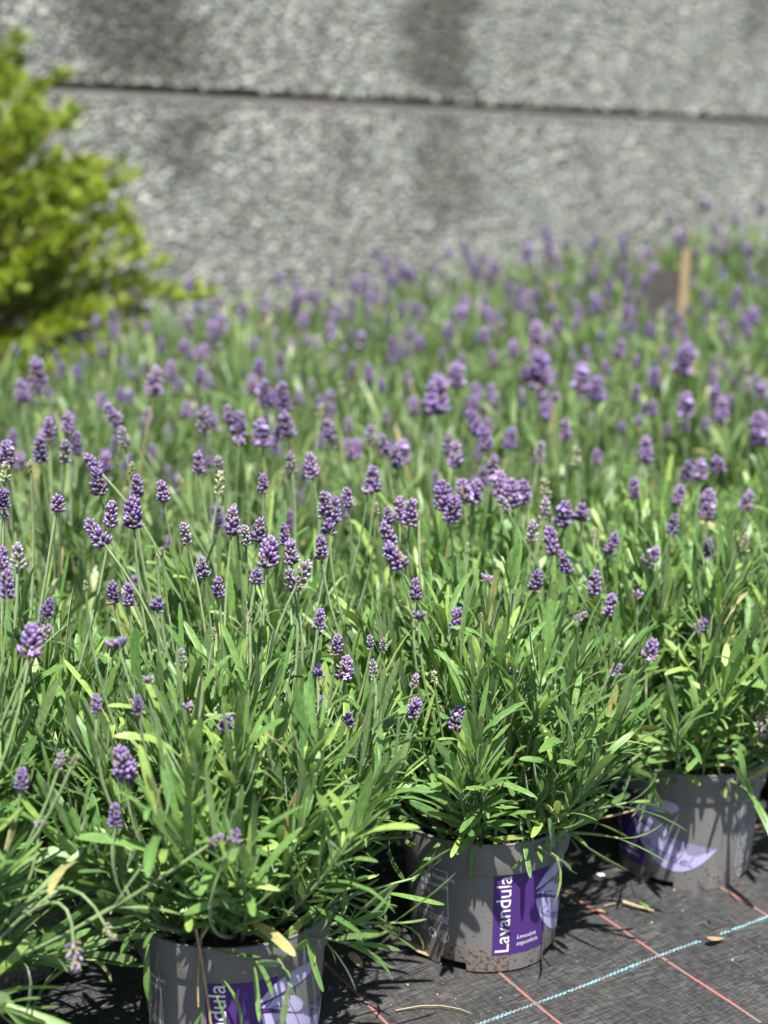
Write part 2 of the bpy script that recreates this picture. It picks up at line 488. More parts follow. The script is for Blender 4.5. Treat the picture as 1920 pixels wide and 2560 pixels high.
def ico():
    t = (1 + 5 ** .5) / 2
    v = np.array([(-1, t, 0), (1, t, 0), (-1, -t, 0), (1, -t, 0), (0, -1, t), (0, 1, t), (0, -1, -t), (0, 1, -t), (t, 0, -1), (t, 0, 1), (-t, 0, -1), (-t, 0, 1)], float)
    v /= np.linalg.norm(v[0])
    f = np.array([(0, 11, 5), (0, 5, 1), (0, 1, 7), (0, 7, 10), (0, 10, 11), (1, 5, 9), (5, 11, 4), (11, 10, 2), (10, 7, 6), (7, 1, 8), (3, 9, 4), (3, 4, 2), (3, 2, 6), (3, 6, 8), (3, 8, 9), (4, 9, 5), (2, 4, 11), (6, 2, 10), (8, 6, 7), (9, 8, 1)])
    return v, f
def pebbles(name, x0, x1, z0, z1, face_y, seed):
    rng = np.random.default_rng(seed)
    sp = 0.0112
    nx, nz = int((x1 - x0) / sp), int((z1 - z0) / sp)
    gx, gz = np.meshgrid((np.arange(nx) + .5) * sp + x0, (np.arange(nz) + .5) * sp + z0)
    gx = gx.ravel() + rng.uniform(-.5, .5, gx.size) * sp; gz = gz.ravel() + rng.uniform(-.5, .5, gz.size) * sp
    n = gx.size
    v, f = ico()
    s = np.clip(rng.normal(0.0064, 0.0019, n), 0.003, 0.012)
    scl = np.stack([s * rng.uniform(.8, 1.35, n), s * rng.uniform(.25, .55, n), s * rng.uniform(.7, 1.2, n)], 1)
    a = rng.uniform(0, 6.28, n)
    pv = v[None] * (1 + rng.normal(0, .10, (n, 12, 1)))
    x = pv[:, :, 0] * scl[:, None, 0]; z = pv[:, :, 2] * scl[:, None, 2]; y = pv[:, :, 1] * scl[:, None, 1]
    ca, sa = np.cos(a)[:, None], np.sin(a)[:, None]
    V = np.stack([x * ca - z * sa + gx[:, None], y + face_y, x * sa + z * ca + gz[:, None]], -1).reshape(-1, 3)
    Fc = (f[None] + (np.arange(n) * 12)[:, None, None]).reshape(-1, 3)
    pal = .35 * np.array([.36, .37, .35]) + .65 * np.array([(.38, .40, .38), (.30, .33, .32), (.46, .46, .43), (.20, .225, .22), (.52, .51, .46), (.36, .30, .22), (.14, .16, .165), (.27, .33, .33), (.62, .61, .57)])
    idx = rng.choice(len(pal), n, p=[.22, .19, .16, .12, .09, .05, .06, .07, .04])
    c = .58 * pal[idx] * rng.uniform(.85, 1.15, (n, 1))
    patch = sum(np.sin(gx * fx + gz * fz + ph) for fx, fz, ph in ((17, 9, .3), (-11, 21, 1.7), (31, -13, 4.1), (43, 37, 2.2), (-57, 29, 5.0), (7, -5, .9))) / 6
    c = c * (1 + .26 * patch)[:, None] * np.array([.99, 1.01, .955])
    # dappled tree shade and weather stains painted into pebble colour: dark ragged bands
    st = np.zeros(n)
    for (cx, w, zt, zb, k) in SHADE_AND_STAINS:
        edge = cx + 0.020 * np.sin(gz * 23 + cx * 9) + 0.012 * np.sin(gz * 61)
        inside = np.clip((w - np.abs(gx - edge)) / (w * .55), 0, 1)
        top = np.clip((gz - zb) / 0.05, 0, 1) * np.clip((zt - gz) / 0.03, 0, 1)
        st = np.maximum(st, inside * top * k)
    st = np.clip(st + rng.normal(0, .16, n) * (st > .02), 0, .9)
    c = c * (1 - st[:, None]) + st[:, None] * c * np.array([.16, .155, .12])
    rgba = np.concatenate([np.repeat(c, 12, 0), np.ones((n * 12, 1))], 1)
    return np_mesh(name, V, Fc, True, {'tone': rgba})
# dark bands, tree shade painted in: (centre along wall, half width, top, bottom, strength)
SHADE_AND_STAINS = [(-0.63, 0.20, 2.2, JOINT + 0.003, .95), (0.165, 0.135, 2.2, JOINT + 0.003, .92), (-0.53, 0.08, JOINT - .03, JOINT - .22, .60), (0.18, 0.12, JOINT - .02, JOINT - .30, .50),
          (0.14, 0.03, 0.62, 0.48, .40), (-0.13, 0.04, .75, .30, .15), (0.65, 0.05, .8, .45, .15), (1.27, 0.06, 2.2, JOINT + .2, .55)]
for i, (nm, x0, x1, z0, z1, fy) in enumerate(panels):
    pm = new_obj('wall_panel', box_mesh('wall_panel', x0, x1, fy, fy + 0.10, z0, z1, 0.006), wall, M_conc)
    vis_x0, vis_x1 = max(x0 + .012, -1.5), min(x1 - .012, 1.95)
    top_margin = 0.010 if z1 < 1 else 0.012
    vis_z0, vis_z1 = max(z0 + 0.005, 0.22), min(z1 - top_margin, 1.36)
    if vis_x1 - vis_x0 > 0.1:
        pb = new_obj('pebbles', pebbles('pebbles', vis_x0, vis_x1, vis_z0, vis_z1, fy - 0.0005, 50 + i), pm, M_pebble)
        tag(pb, kind='stuff')
    if z1 < 1:   # the smooth cast margin along the top of each lower panel
        new_obj('smooth_margin', box_mesh('smooth_margin', x0 + .004, x1 - .004, fy - 0.003, fy + 0.06, z1 - 0.018, z1 + 0.001, 0.003), pm, M_smooth)
new_obj('backing', box_mesh('backing', VX - 3.2, VX + 4.2, 0.102, 0.16, -0.1, 2.1), wall, M_board)

# ------------------------------------------------------------------ leaf shapes
def leaf_shape(seed, seg=6, across=4, wr=0.116):
    """a lavender leaf of length 1 along +Y, upper side +Z, with grooved midrib and rolled margins"""
    rng = random.Random(seed)
    bend = rng.choice([-0.5, -0.25, 0.1, 0.3, 0.5, 0.8, 1.2])
    twist = rng.uniform(-0.7, 0.7)
    side = rng.uniform(-0.35, 0.35)
    t = np.interp(np.linspace(0, 1, seg + 1), np.linspace(0, 1, 7), [0, .13, .36, .62, .84, .95, 1.0])
    w = np.interp(t, [0, .06, .2, .45, .68, .84, .95, 1], [.28, .36, .60, .90, 1.0, .90, .58, .16]) * wr * rng.uniform(.85, 1.15) * .5
    ang = bend * t ** 1.5
    sd = side * t
    dt = np.diff(t, prepend=0)
    y = np.cumsum(np.cos(ang) * np.cos(sd) * dt); z = -np.cumsum(np.sin(ang) * dt); x = np.cumsum(np.sin(sd) * dt)
    roll = rng.uniform(.10, .45)
    us = np.linspace(-1, 1, across + 1)
    V = []; UV = []
    for i in range(seg + 1):
        tw = twist * t[i]
        up = np.array([0, math.sin(ang[i]), math.cos(ang[i])]); rt = np.array([1.0, 0, 0])
        r2 = rt * math.cos(tw) + up * math.sin(tw); u2 = up * math.cos(tw) - rt * math.sin(tw)
        for u in us:
            h = (0.42 * (1 - (1 - abs(u)) ** 2) - roll * abs(u) ** 4 * 1.4) * w[i]
            V.append(np.array([x[i], y[i], z[i]]) + r2 * u * w[i] + u2 * h)
            UV.append(((u + 1) / 2, t[i]))
    f = []
    k = across + 1
    for i in range(seg):
        for j in range(across):
            f.append((i * k + j, i * k + j + 1, (i + 1) * k + j + 1, (i + 1) * k + j))
    return np.array(V), np.array(f), np.array(UV)
NLV = 18
LEAVES = [leaf_shape(100 + i) for i in range(NLV)]
LEAVES_LO = [leaf_shape(100 + i, 3, 2) for i in range(NLV)]
LEAF_ME = []
for i, (v, f, uv) in enumerate(LEAVES):
    me = np_mesh('leaf', v, f, True, {'rnd': np.full(len(v), i / NLV)}, uv)
    me.materials.append(M_leaf)
    LEAF_ME.append(me)

# ------------------------------------------------------------------ plant architecture
Z_SOIL = 0.094
def smooth_path(p0, d0, d1, length, n):
    ts = np.linspace(0, 1, n)
    ds = d0[None] * (1 - ts[:, None]) + d1[None] * ts[:, None]
    ds /= np.linalg.norm(ds, axis=1)[:, None]
    return p0 + np.concatenate([[np.zeros(3)], np.cumsum(ds[:-1] * length / (n - 1), 0)])
def sph(theta, az): return np.array([math.sin(theta) * math.cos(az), math.sin(theta) * math.sin(az), math.cos(theta)])

def grow(seed, ns=62, spread=1.0, height=1.0, droop_dirs=(), dens=1.0, big=1.0):
    """returns shoots [(pts, r)] and leaves [(variant, origin, 3x3 basis, length, width factor, rnd)] in plant space"""
    rng = random.Random(seed)
    shoots, leaves = [], []
    specs = []
    for i in range(ns):
        f = math.sqrt((i + .5) / ns)
        az = i * 2.39996 + rng.gauss(0, .25)
        th0 = (f ** 1.15) * 1.02 * spread + rng.gauss(0, .07)
        th1 = th0 * rng.uniform(.35, .75)
        ln = (0.172 - 0.050 * f) * rng.uniform(.78, 1.15) * height
        specs.append((az, th0, th1, ln, f * .034))
    for (az, th0, th1, ln) in droop_dirs:
        specs.append((az, th0, th1, ln, 0.040))
    for (az, th0, th1, ln, rad) in specs:
        p0 = np.array([math.cos(az) * rad, math.sin(az) * rad, Z_SOIL - .004])
        az1 = az + rng.gauss(0, .25)
        pts = smooth_path(p0, sph(max(th0, 0.02), az), sph(max(th1, 0.02), az1), ln, 9)
        shoots.append((pts, np.linspace(.0017, .0008, 9)))
        seglen = np.linalg.norm(np.diff(pts, axis=0), axis=1); cum = np.concatenate([[0], np.cumsum(seglen)])
        step = 0.0082 / dens
        s = ln * rng.uniform(.15, .30)
        node = rng.uniform(0, 3.1)
        while s <= ln:
            u = s / ln
            p = np.array([np.interp(s, cum, pts[:, k]) for k in range(3)])
            i = min(int(np.searchsorted(cum, s)), 8); tdir = pts[i] - pts[i - 1]; tdir = tdir / np.linalg.norm(tdir)
            ref = np.cross(tdir, [0.31, 0.2, 0.93]); ref /= np.linalg.norm(ref); bi = np.cross(tdir, ref)
            for sgn in (0, math.pi):
                if rng.random() < 0.08: continue
                a = node + sgn + rng.gauss(0, .15)
                rad_d = ref * math.cos(a) + bi * math.sin(a)
                inc = (1.02 - .62 * u) * rng.uniform(.75, 1.25)
                d = tdir * math.cos(inc) + rad_d * math.sin(inc)
                d = d + np.array([0, 0, .22 if th0 < 1.3 else .0])           # leaves lift towards the light
                nrm = -rad_d * math.cos(inc) + tdir * math.sin(inc)
                L = (0.023 + .025 * math.sin(min(u * 1.25, 1) * math.pi * .62)) * rng.uniform(.72, 1.25) * big
                wf = rng.uniform(.75, 1.15)
                leaves.append((rng.randrange(NLV), p + rad_d * .0010, frame_mat(d, nrm), L, wf, rng.random()))
            # short axillary tuft
            if rng.random() < .58 and u < .92:
                for _ in range(rng.choice((2, 2, 3))):
                    a = rng.uniform(0, 6.28); rad_d = ref * math.cos(a) + bi * math.sin(a)
                    inc = rng.uniform(.3, .9); d = tdir * math.cos(inc) + rad_d * math.sin(inc)
                    leaves.append((rng.randrange(NLV), p + rad_d * .002, frame_mat(d, tdir * math.sin(inc) - rad_d * math.cos(inc)), rng.uniform(.012, .022), 1.2, rng.random()))
            node += math.pi / 2 + rng.gauss(0, .1)
            s += step * rng.uniform(.75, 1.35) * (1.25 - .5 * u)
        for k in range(4):                                                        # tip
            a = node + k * math.pi / 2; rad_d = ref * math.cos(a) + bi * math.sin(a)
            inc = rng.uniform(.12, .38); d = tdir * math.cos(inc) + rad_d * math.sin(inc)
            leaves.append((rng.randrange(NLV), pts[-1], frame_mat(d, -rad_d), rng.uniform(.020, .040) * big, .8, rng.random()))
    # a few long upright leaves from the flowering stems
    for _ in range(int(40 * dens)):
        az = rng.uniform(0, 6.28); th = rng.uniform(.05, .62) * spread; r = rng.uniform(.04, .12)
        p = np.array([math.cos(az) * r, math.sin(az) * r, Z_SOIL + (.12 + .07 * rng.random()) * height * (1.1 - r * 3.2)])
        leaves.append((rng.randrange(NLV), p, frame_mat(sph(th, az), sph(th + 1.57, az + math.pi)), rng.uniform(.042, .062) * big, .62, rng.random()))
    return shoots, leaves

def leaf_world(lv, lo=False):
    k, p, B, L, wf, r = lv
    v, f, uv = (LEAVES_LO if lo else LEAVES)[k]
    S = np.array([L * wf, L, L * wf])
    return (v * S) @ B.T + p, f, uv, r
def leaf_matrix(lv):
    k, p, B, L, wf, r = lv
    m = np.eye(4); m[:3, :3] = B * np.array([L * wf, L, L * wf]); m[:3, 3] = p
    return Matrix(m.tolist())

# ------------------------------------------------------------------ flower spikes
def bud_shape(sides=6):
    t = np.array([0, .12, .35, .65, .86, 1.0]); r = np.array([.30, .66, .92, 1.0, .78, .22])
    v = []
    for i in range(6):
        for j in range(sides):
            a = j * 2 * math.pi / sides
            rr = r[i] * (1 + .12 * math.cos(2 * a + i))
            v.append((rr * math.cos(a), t[i], rr * math.sin(a)))
    v.append((0, 1.04, 0))
    f = [(i * sides + j, i * sides + (j + 1) % sides, (i + 1) * sides + (j + 1) % sides, (i + 1) * sides + j) for i in range(5) for j in range(sides)]
    tip = len(v) - 1
    f += [(5 * sides + j, 5 * sides + (j + 1) % sides, tip, tip) for j in range(sides)]
    return np.array(v), f, np.concatenate([np.repeat(t, sides), [1.0]])
BUD = bud_shape()
PUR = [((.080, .085, .045), (.088, .040, .165), (.128, .064, .225), (.29, .22, .41)),
       ((.080, .065, .055), (.066, .030, .125), (.098, .048, .180), (.23, .165, .34)),
       ((.15, .15, .08), (.155, .10, .22), (.20, .14, .28), (.32, .28, .39))]
PALE = ((.18, .21, .085), (.22, .20, .16), (.27, .21, .32), (.40, .37, .42))
GREEN = ((.16, .22, .065), (.25, .30, .10), (.32, .35, .15), (.42, .41, .26))
def spike_mesh(name, seed, whorls, L, palettes, rad=1.0, bud_l=.0056, bud_r=.00126, open_=0.0):
    """whorls of buds up a short axis along +Z from 0 to L"""
    rng = random.Random(seed)
    V, Fq, C = [], [], []
    n0 = 0
    def add_bud(p, d, l, r, pal):
        nonlocal n0
        v, f, tt = BUD
        side = np.cross(d, [.3, .5, .81]); B = frame_mat(d, side)
        vv = (v * np.array([r, l, r])) @ B.T + p
        pal = np.array(pal) * rng.uniform(.82, 1.18)
        col = np.stack([np.interp(tt, [0.05, .32, .70, .97], pal[:, k]) for k in range(3)], 1)
        V.append(vv); C.append(np.concatenate([col, np.ones((len(col), 1))], 1))
        Fq.extend([tuple(x + n0 for x in q) for q in f]); n0 += len(vv)
    a0 = rng.uniform(0, 6.28)
    for (u, nb, spread, sc) in whorls:
        z = u * L
        a0 += .45 + rng.gauss(0, .12)
        for j in range(nb):
            if rng.random() < .10: continue
            a = a0 + j * 6.2832 / nb + rng.gauss(0, .13)
            inc = spread * rng.uniform(.8, 1.2)
            out = np.array([math.cos(a), math.sin(a), 0])
            d = out * math.sin(inc) + np.array([0, 0, math.cos(inc)])
            l = bud_l * sc * rng.uniform(.8, 1.18); r = bud_r * sc * rng.uniform(.78, 1.2)
            pal = rng.choice(palettes)
            if rng.random() < .035: pal = ((.12, .10, .05), (.17, .12, .08), (.20, .14, .10), (.26, .19, .14))
            add_bud(np.array([0, 0, z]) + out * .0014 * rad * sc + np.array([0, 0, rng.gauss(0, .0005)]), d, l * rad, r * rad, pal)
            if open_ and rng.random() < open_:
                tip = np.array([0, 0, z]) + out * .001 + d * l * rad
                for q in range(4):
                    b = q * 1.57 + a
                    e = np.cross(d, [0.2, .1, .9]); e /= np.linalg.norm(e); g = np.cross(d, e)
                    add_bud(tip, d * .6 + (e * math.cos(b) + g * math.sin(b)) * .8, .0026, .0009, ((.30, .20, .55), (.34, .24, .6), (.4, .3, .66), (.5, .42, .7)))
        # small papery bracts between the whorls
        for j in range(max(2, nb // 3)):
            a = a0 + rng.uniform(0, 6.28)
            out = np.array([math.cos(a), math.sin(a), 0])
            add_bud(np.array([0, 0, z - .0004]) + out * .0012, out * .85 + np.array([0, 0, .5]), .0042 * rad * sc, .0011 * rad * sc, ((.16, .17, .07), (.17, .16, .075), (.19, .15, .10), (.22, .17, .13)))
    # inner axis
    ax, axf, _ = tube([(0, 0, -.001), (0, 0, L * .5), (0, 0, L * .96)], [.0010, .0013, .0007], 5)
    V.append(ax); C.append(np.tile((.17, .20, .09, 1.0), (len(ax), 1))); Fq.extend([tuple(x + n0 for x in q) for q in axf]); n0 += len(ax)
    me = bpy.data.meshes.new(name)
    me.from_pydata(np.concatenate(V).tolist(), [], [q[:3] if q[2] == q[3] else q for q in Fq])
    me.polygons.foreach_set('use_smooth', [True] * len(me.polygons))
    at = me.attributes.new('tone', 'FLOAT_COLOR', 'POINT'); at.data.foreach_set('color', np.concatenate(C).astype(np.float32).ravel())
    me.materials.append(M_spike)
    me.update()
    return me
def std_whorls(n, nb, top=3, lo=0.0):
    w = []
    for i in range(n):
        u = lo + (1 - lo) * i / n * .86
        w.append((u, nb if 0 < i else max(nb - 1, 4), 1.02 - .62 * (i / n), 1.0 - .12 * (i / n)))
    w.append((.80, top + 1, .28, .82)); w.append((.88, top, .12, .66))
    return w
SPK = {}
SPK['p'] = [(spike_mesh('flower_spike', 1 + i, std_whorls(5, 7), .0190, [PUR[i % 2], PUR[0], PUR[0]], 1.06), .0235) for i in range(4)]
SPK['b'] = [(spike_mesh('flower_spike', 21 + i, std_whorls(5, 9), .0195, [PUR[0], PUR[1], PUR[0]], 1.26, open_=.04), .0250) for i in range(4)]
SPK['s'] = [(spike_mesh('flower_spike', 41 + i, std_whorls(3, 7), .0105, [PUR[0], PUR[i % 3]], 1.08), .0150) for i in range(3)]
SPK['l'] = [(spike_mesh('flower_spike', 61 + i, std_whorls(4, 5), .0170, [PUR[2], PALE, PUR[2] if i else PUR[0]], .98), .0215) for i in range(3)]
SPK['g'] = [(spike_mesh('flower_spike', 81 + i, std_whorls(4, 4), .0160, [GREEN, GREEN, PALE] if i else [GREEN], .74), .0195) for i in range(2)]
SPK['t'] = [(spike_mesh('flower_spike', 91 + i, [(0, 3 + i, .6, 1.0), (.3, 2, .3, .8)], .004, [PUR[0]], .95), .0085) for i in range(2)]
SPK['i'] = [(spike_mesh('flower_spike', 95 + i, [(0, 5, .9, .9)] + std_whorls(5, 8, lo=.30), .0265, [PUR[0], PUR[1]], 1.0), .0320) for i in range(3)]

def spike_matrix(p, d, scale, spin):
    d = Vector(d).normalized()
    q = d.to_track_quat('Z', 'Y')
    return Matrix.Translation(p) @ q.to_matrix().to_4x4() @ Matrix.Rotation(spin, 4, 'Z') @ Matrix.Scale(scale, 4)

def add_flower(parent, base_pt, p_end, d_end, kind, length, rng, width=.00092):
    """a flower stem (part) ending in a flower spike (sub-part); coordinates in the parent's space"""
    p0 = np.array(base_pt); p2 = np.array(p_end); d = np.array(d_end) / np.linalg.norm(d_end)
    dist = np.linalg.norm(p2 - p0)
    p1 = p2 - d * dist * .48 + np.array([rng.gauss(0, .006), rng.gauss(0, .006), 0])
    pts = bezier(p0, p1, p2, 11)
    v, f, uv = tube(pts, np.linspace(width * 1.35, width, 11), 4)
    acc = Acc(); acc.add(v, f, uv, rng.random())
    # one pair of small leaves low on the stem
    if rng.random() < .55:
        i = rng.choice((4, 5, 6)); t = pts[i + 1] - pts[i]; t = t / np.linalg.norm(t)
        a = rng.uniform(0, 3.1); ref = np.cross(t, [.4, .3, .85]); ref /= np.linalg.norm(ref); bi = np.cross(t, ref)
        for sg in (0, math.pi):
            rd_ = ref * math.cos(a + sg) + bi * math.sin(a + sg); inc = rng.uniform(.35, .8)
            lv = (rng.randrange(NLV), pts[i], frame_mat(t * math.cos(inc) + rd_ * math.sin(inc), t * math.sin(inc) - rd_ * math.cos(inc)), rng.uniform(.028, .05), .7, rng.random())
            vv, ff, uu, r = leaf_world(lv); acc.add(vv, ff, uu, r)
    me = acc.mesh('flower_stem'); me.materials.append(M_stem)
    st = new_obj('flower_stem', me, parent)
    sm, sl = rng.choice(SPK[kind])
    sp = new_obj('flower_spike', sm, st)
    sp.matrix_local = spike_matrix(p2, d, length / sl, rng.uniform(0, 6.28))
    return st

# ------------------------------------------------------------------ the pot
R0, R1, ZL, RL, RT, ZT = 0.0545, 0.0606, 0.0800, 0.0638, 0.0666, 0.1050
def r_at(z): return R0 + (R1 - R0) * min(max(z, 0), ZL) / ZL
def pot_mesh():
    segs = []
    notch = [(math.radians(a - 11.5), math.radians(a + 11.5)) for a in (27, 117, 207, 297)]
    angs = set(np.linspace(0, 2 * math.pi, 96, endpoint=False).tolist())
    for a, b in notch:
        angs |= {a - .004, a + .004, b - .004, b + .004}
    angs = sorted(angs)
    prof = [(R0, 0.0), (R0 + .0006, .0075), (r_at(.03), .03), (r_at(.055), .055), (R1, ZL - .0012), (R1 + .0006, ZL - .0003), (RL - .0004, ZL), (RL, ZL + .0010),
            (RL + .0015, .092), (RT - .0006, .1030), (RT, .1038), (RT, .1046), (RT - .0006, ZT), (RT - .0016, ZT), (RT - .0020, .1042), (RT - .0035, .090), (R1 - .0035, .072)]
    V = []; n = len(angs)
    for k, (r, z) in enumerate(prof):
        for a in angs:
            zz = z
            if k == 0 and any(x < a < y for x, y in notch): zz = .0058
            V.append((r * math.sin(a), -r * math.cos(a), zz))
    f = []
    for k in range(len(prof) - 1):
        for j in range(n):
            i = (j + 1) % n
            f.append((k * n + j, k * n + i, (k + 1) * n + i, (k + 1) * n + j))
    # the underside, a little above the ground
    c = len(V)
    for a in angs: V.append(((R0 - .003) * math.sin(a), -(R0 - .003) * math.cos(a), .007))
    for j in range(n):
        i = (j + 1) % n
        f.append((j, c + j, c + i, i))
    me = bpy.data.meshes.new('pot')
    me.from_pydata(V, [], f + [tuple(c + j for j in range(n))])
    me.polygons.foreach_set('use_smooth', [True] * len(me.polygons))
    bm = bmesh.new(); bm.from_mesh(me)
    bmesh.ops.recalc_face_normals(bm, faces=bm.faces)
    for e in bm.edges:
        if len(e.link_faces) == 2 and e.calc_face_angle(0) > .5: e.smooth = False
    bm.to_mesh(me); bm.free()
    return me
POT_ME = pot_mesh(); POT_ME.materials.append(M_pot)

def wrap_pt(s, z, off):
    """(arc position, height) on the printed face; the print's left tip is s = 0"""
    phi = s / 0.060
    r = r_at(z) + off
    return (r * math.sin(phi), -r * math.cos(phi), z)
def wrap_bm(bm, off, step=.0028):
    xs = [v.co.x for v in bm.verts]
    k = math.floor(min(xs) / step) + 1
    while k * step < max(xs):
        g = bm.verts[:] + bm.edges[:] + bm.faces[:]
        bmesh.ops.bisect_plane(bm, geom=g, plane_co=(k * step, 0, 0), plane_no=(1, 0, 0), dist=1e-6)
        k += 1
    for v in bm.verts: v.co = wrap_pt(v.co.x, v.co.y, off)
def mesh_from_polys(name, polys, off, mat):
    bm = bmesh.new()
    for poly in polys:
        vs = [bm.verts.new((x, y, 0)) for x, y in poly]
        if len(vs) > 2: bm.faces.new(vs)
    bmesh.ops.triangulate(bm, faces=bm.faces[:])
    wrap_bm(bm, off)
    bmesh.ops.recalc_face_normals(bm, faces=bm.faces)
    me = bpy.data.meshes.new(name); bm.to_mesh(me); bm.free(); me.materials.append(mat)
    return me
def closed_spline(pts, n=6, sharp=()):
    pts = [np.array(p, float) for p in pts]; N = len(pts); out = []
    for i in range(N):
        p0, p1, p2, p3 = pts[i - 1], pts[i], pts[(i + 1) % N], pts[(i + 2) % N]
        m1 = (p2 - p0) * .5 * (0 if i in sharp else 1); m2 = (p3 - p1) * .5 * (0 if (i + 1) % N in sharp else 1)
        for k in range(n):
            t = k / n
            out.append((2 * t**3 - 3 * t**2 + 1) * p1 + (t**3 - 2 * t**2 + t) * m1 + (-2 * t**3 + 3 * t**2) * p2 + (t**3 - t**2) * m2)
    return out
def ribbon_polys(strokes, w):
    polys = []
    for st in strokes:
        st = [np.array(p, float) for p in st]
        for a, b in zip(st[:-1], st[1:]):
            d = b - a; l = np.linalg.norm(d)
            if l < 1e-7: continue
            d /= l; nn = np.array([-d[1], d[0]]) * w / 2; e = d * w * .25
            polys.append([a - e - nn, b + e - nn, b + e + nn, a - e + nn])
    return polys
def text_mesh(name, lines, size, origin, angle, off, mat, spacing=1.0, shear=0.0, line_gap=1.15, offset=0.0):
    cu = bpy.data.curves.new(name, 'FONT')
    cu.body = '\n'.join(lines); cu.size = size; cu.space_character = spacing; cu.shear = shear; cu.space_line = line_gap
    cu.resolution_u = 4; cu.offset = offset
    ob = bpy.data.objects.new(name, cu); COL.objects.link(ob)
    bpy.context.view_layer.update()
    me = bpy.data.meshes.new_from_object(ob.evaluated_get(bpy.context.evaluated_depsgraph_get()))
    bpy.data.objects.remove(ob); bpy.data.curves.remove(cu)
    bm = bmesh.new(); bm.from_mesh(me); bpy.data.meshes.remove(me)
    bmesh.ops.triangulate(bm, faces=bm.faces[:])
    ca, sa = math.cos(angle), math.sin(angle)
    for v in bm.verts:
        x, y = v.co.x, v.co.y
        v.co = (origin[0] + x * ca - y * sa, origin[1] + x * sa + y * ca, 0)
    wrap_bm(bm, off)
    bmesh.ops.recalc_face_normals(bm, faces=bm.faces)
    out = bpy.data.meshes.new(name); bm.to_mesh(out); bm.free(); out.materials.append(mat)
    return out

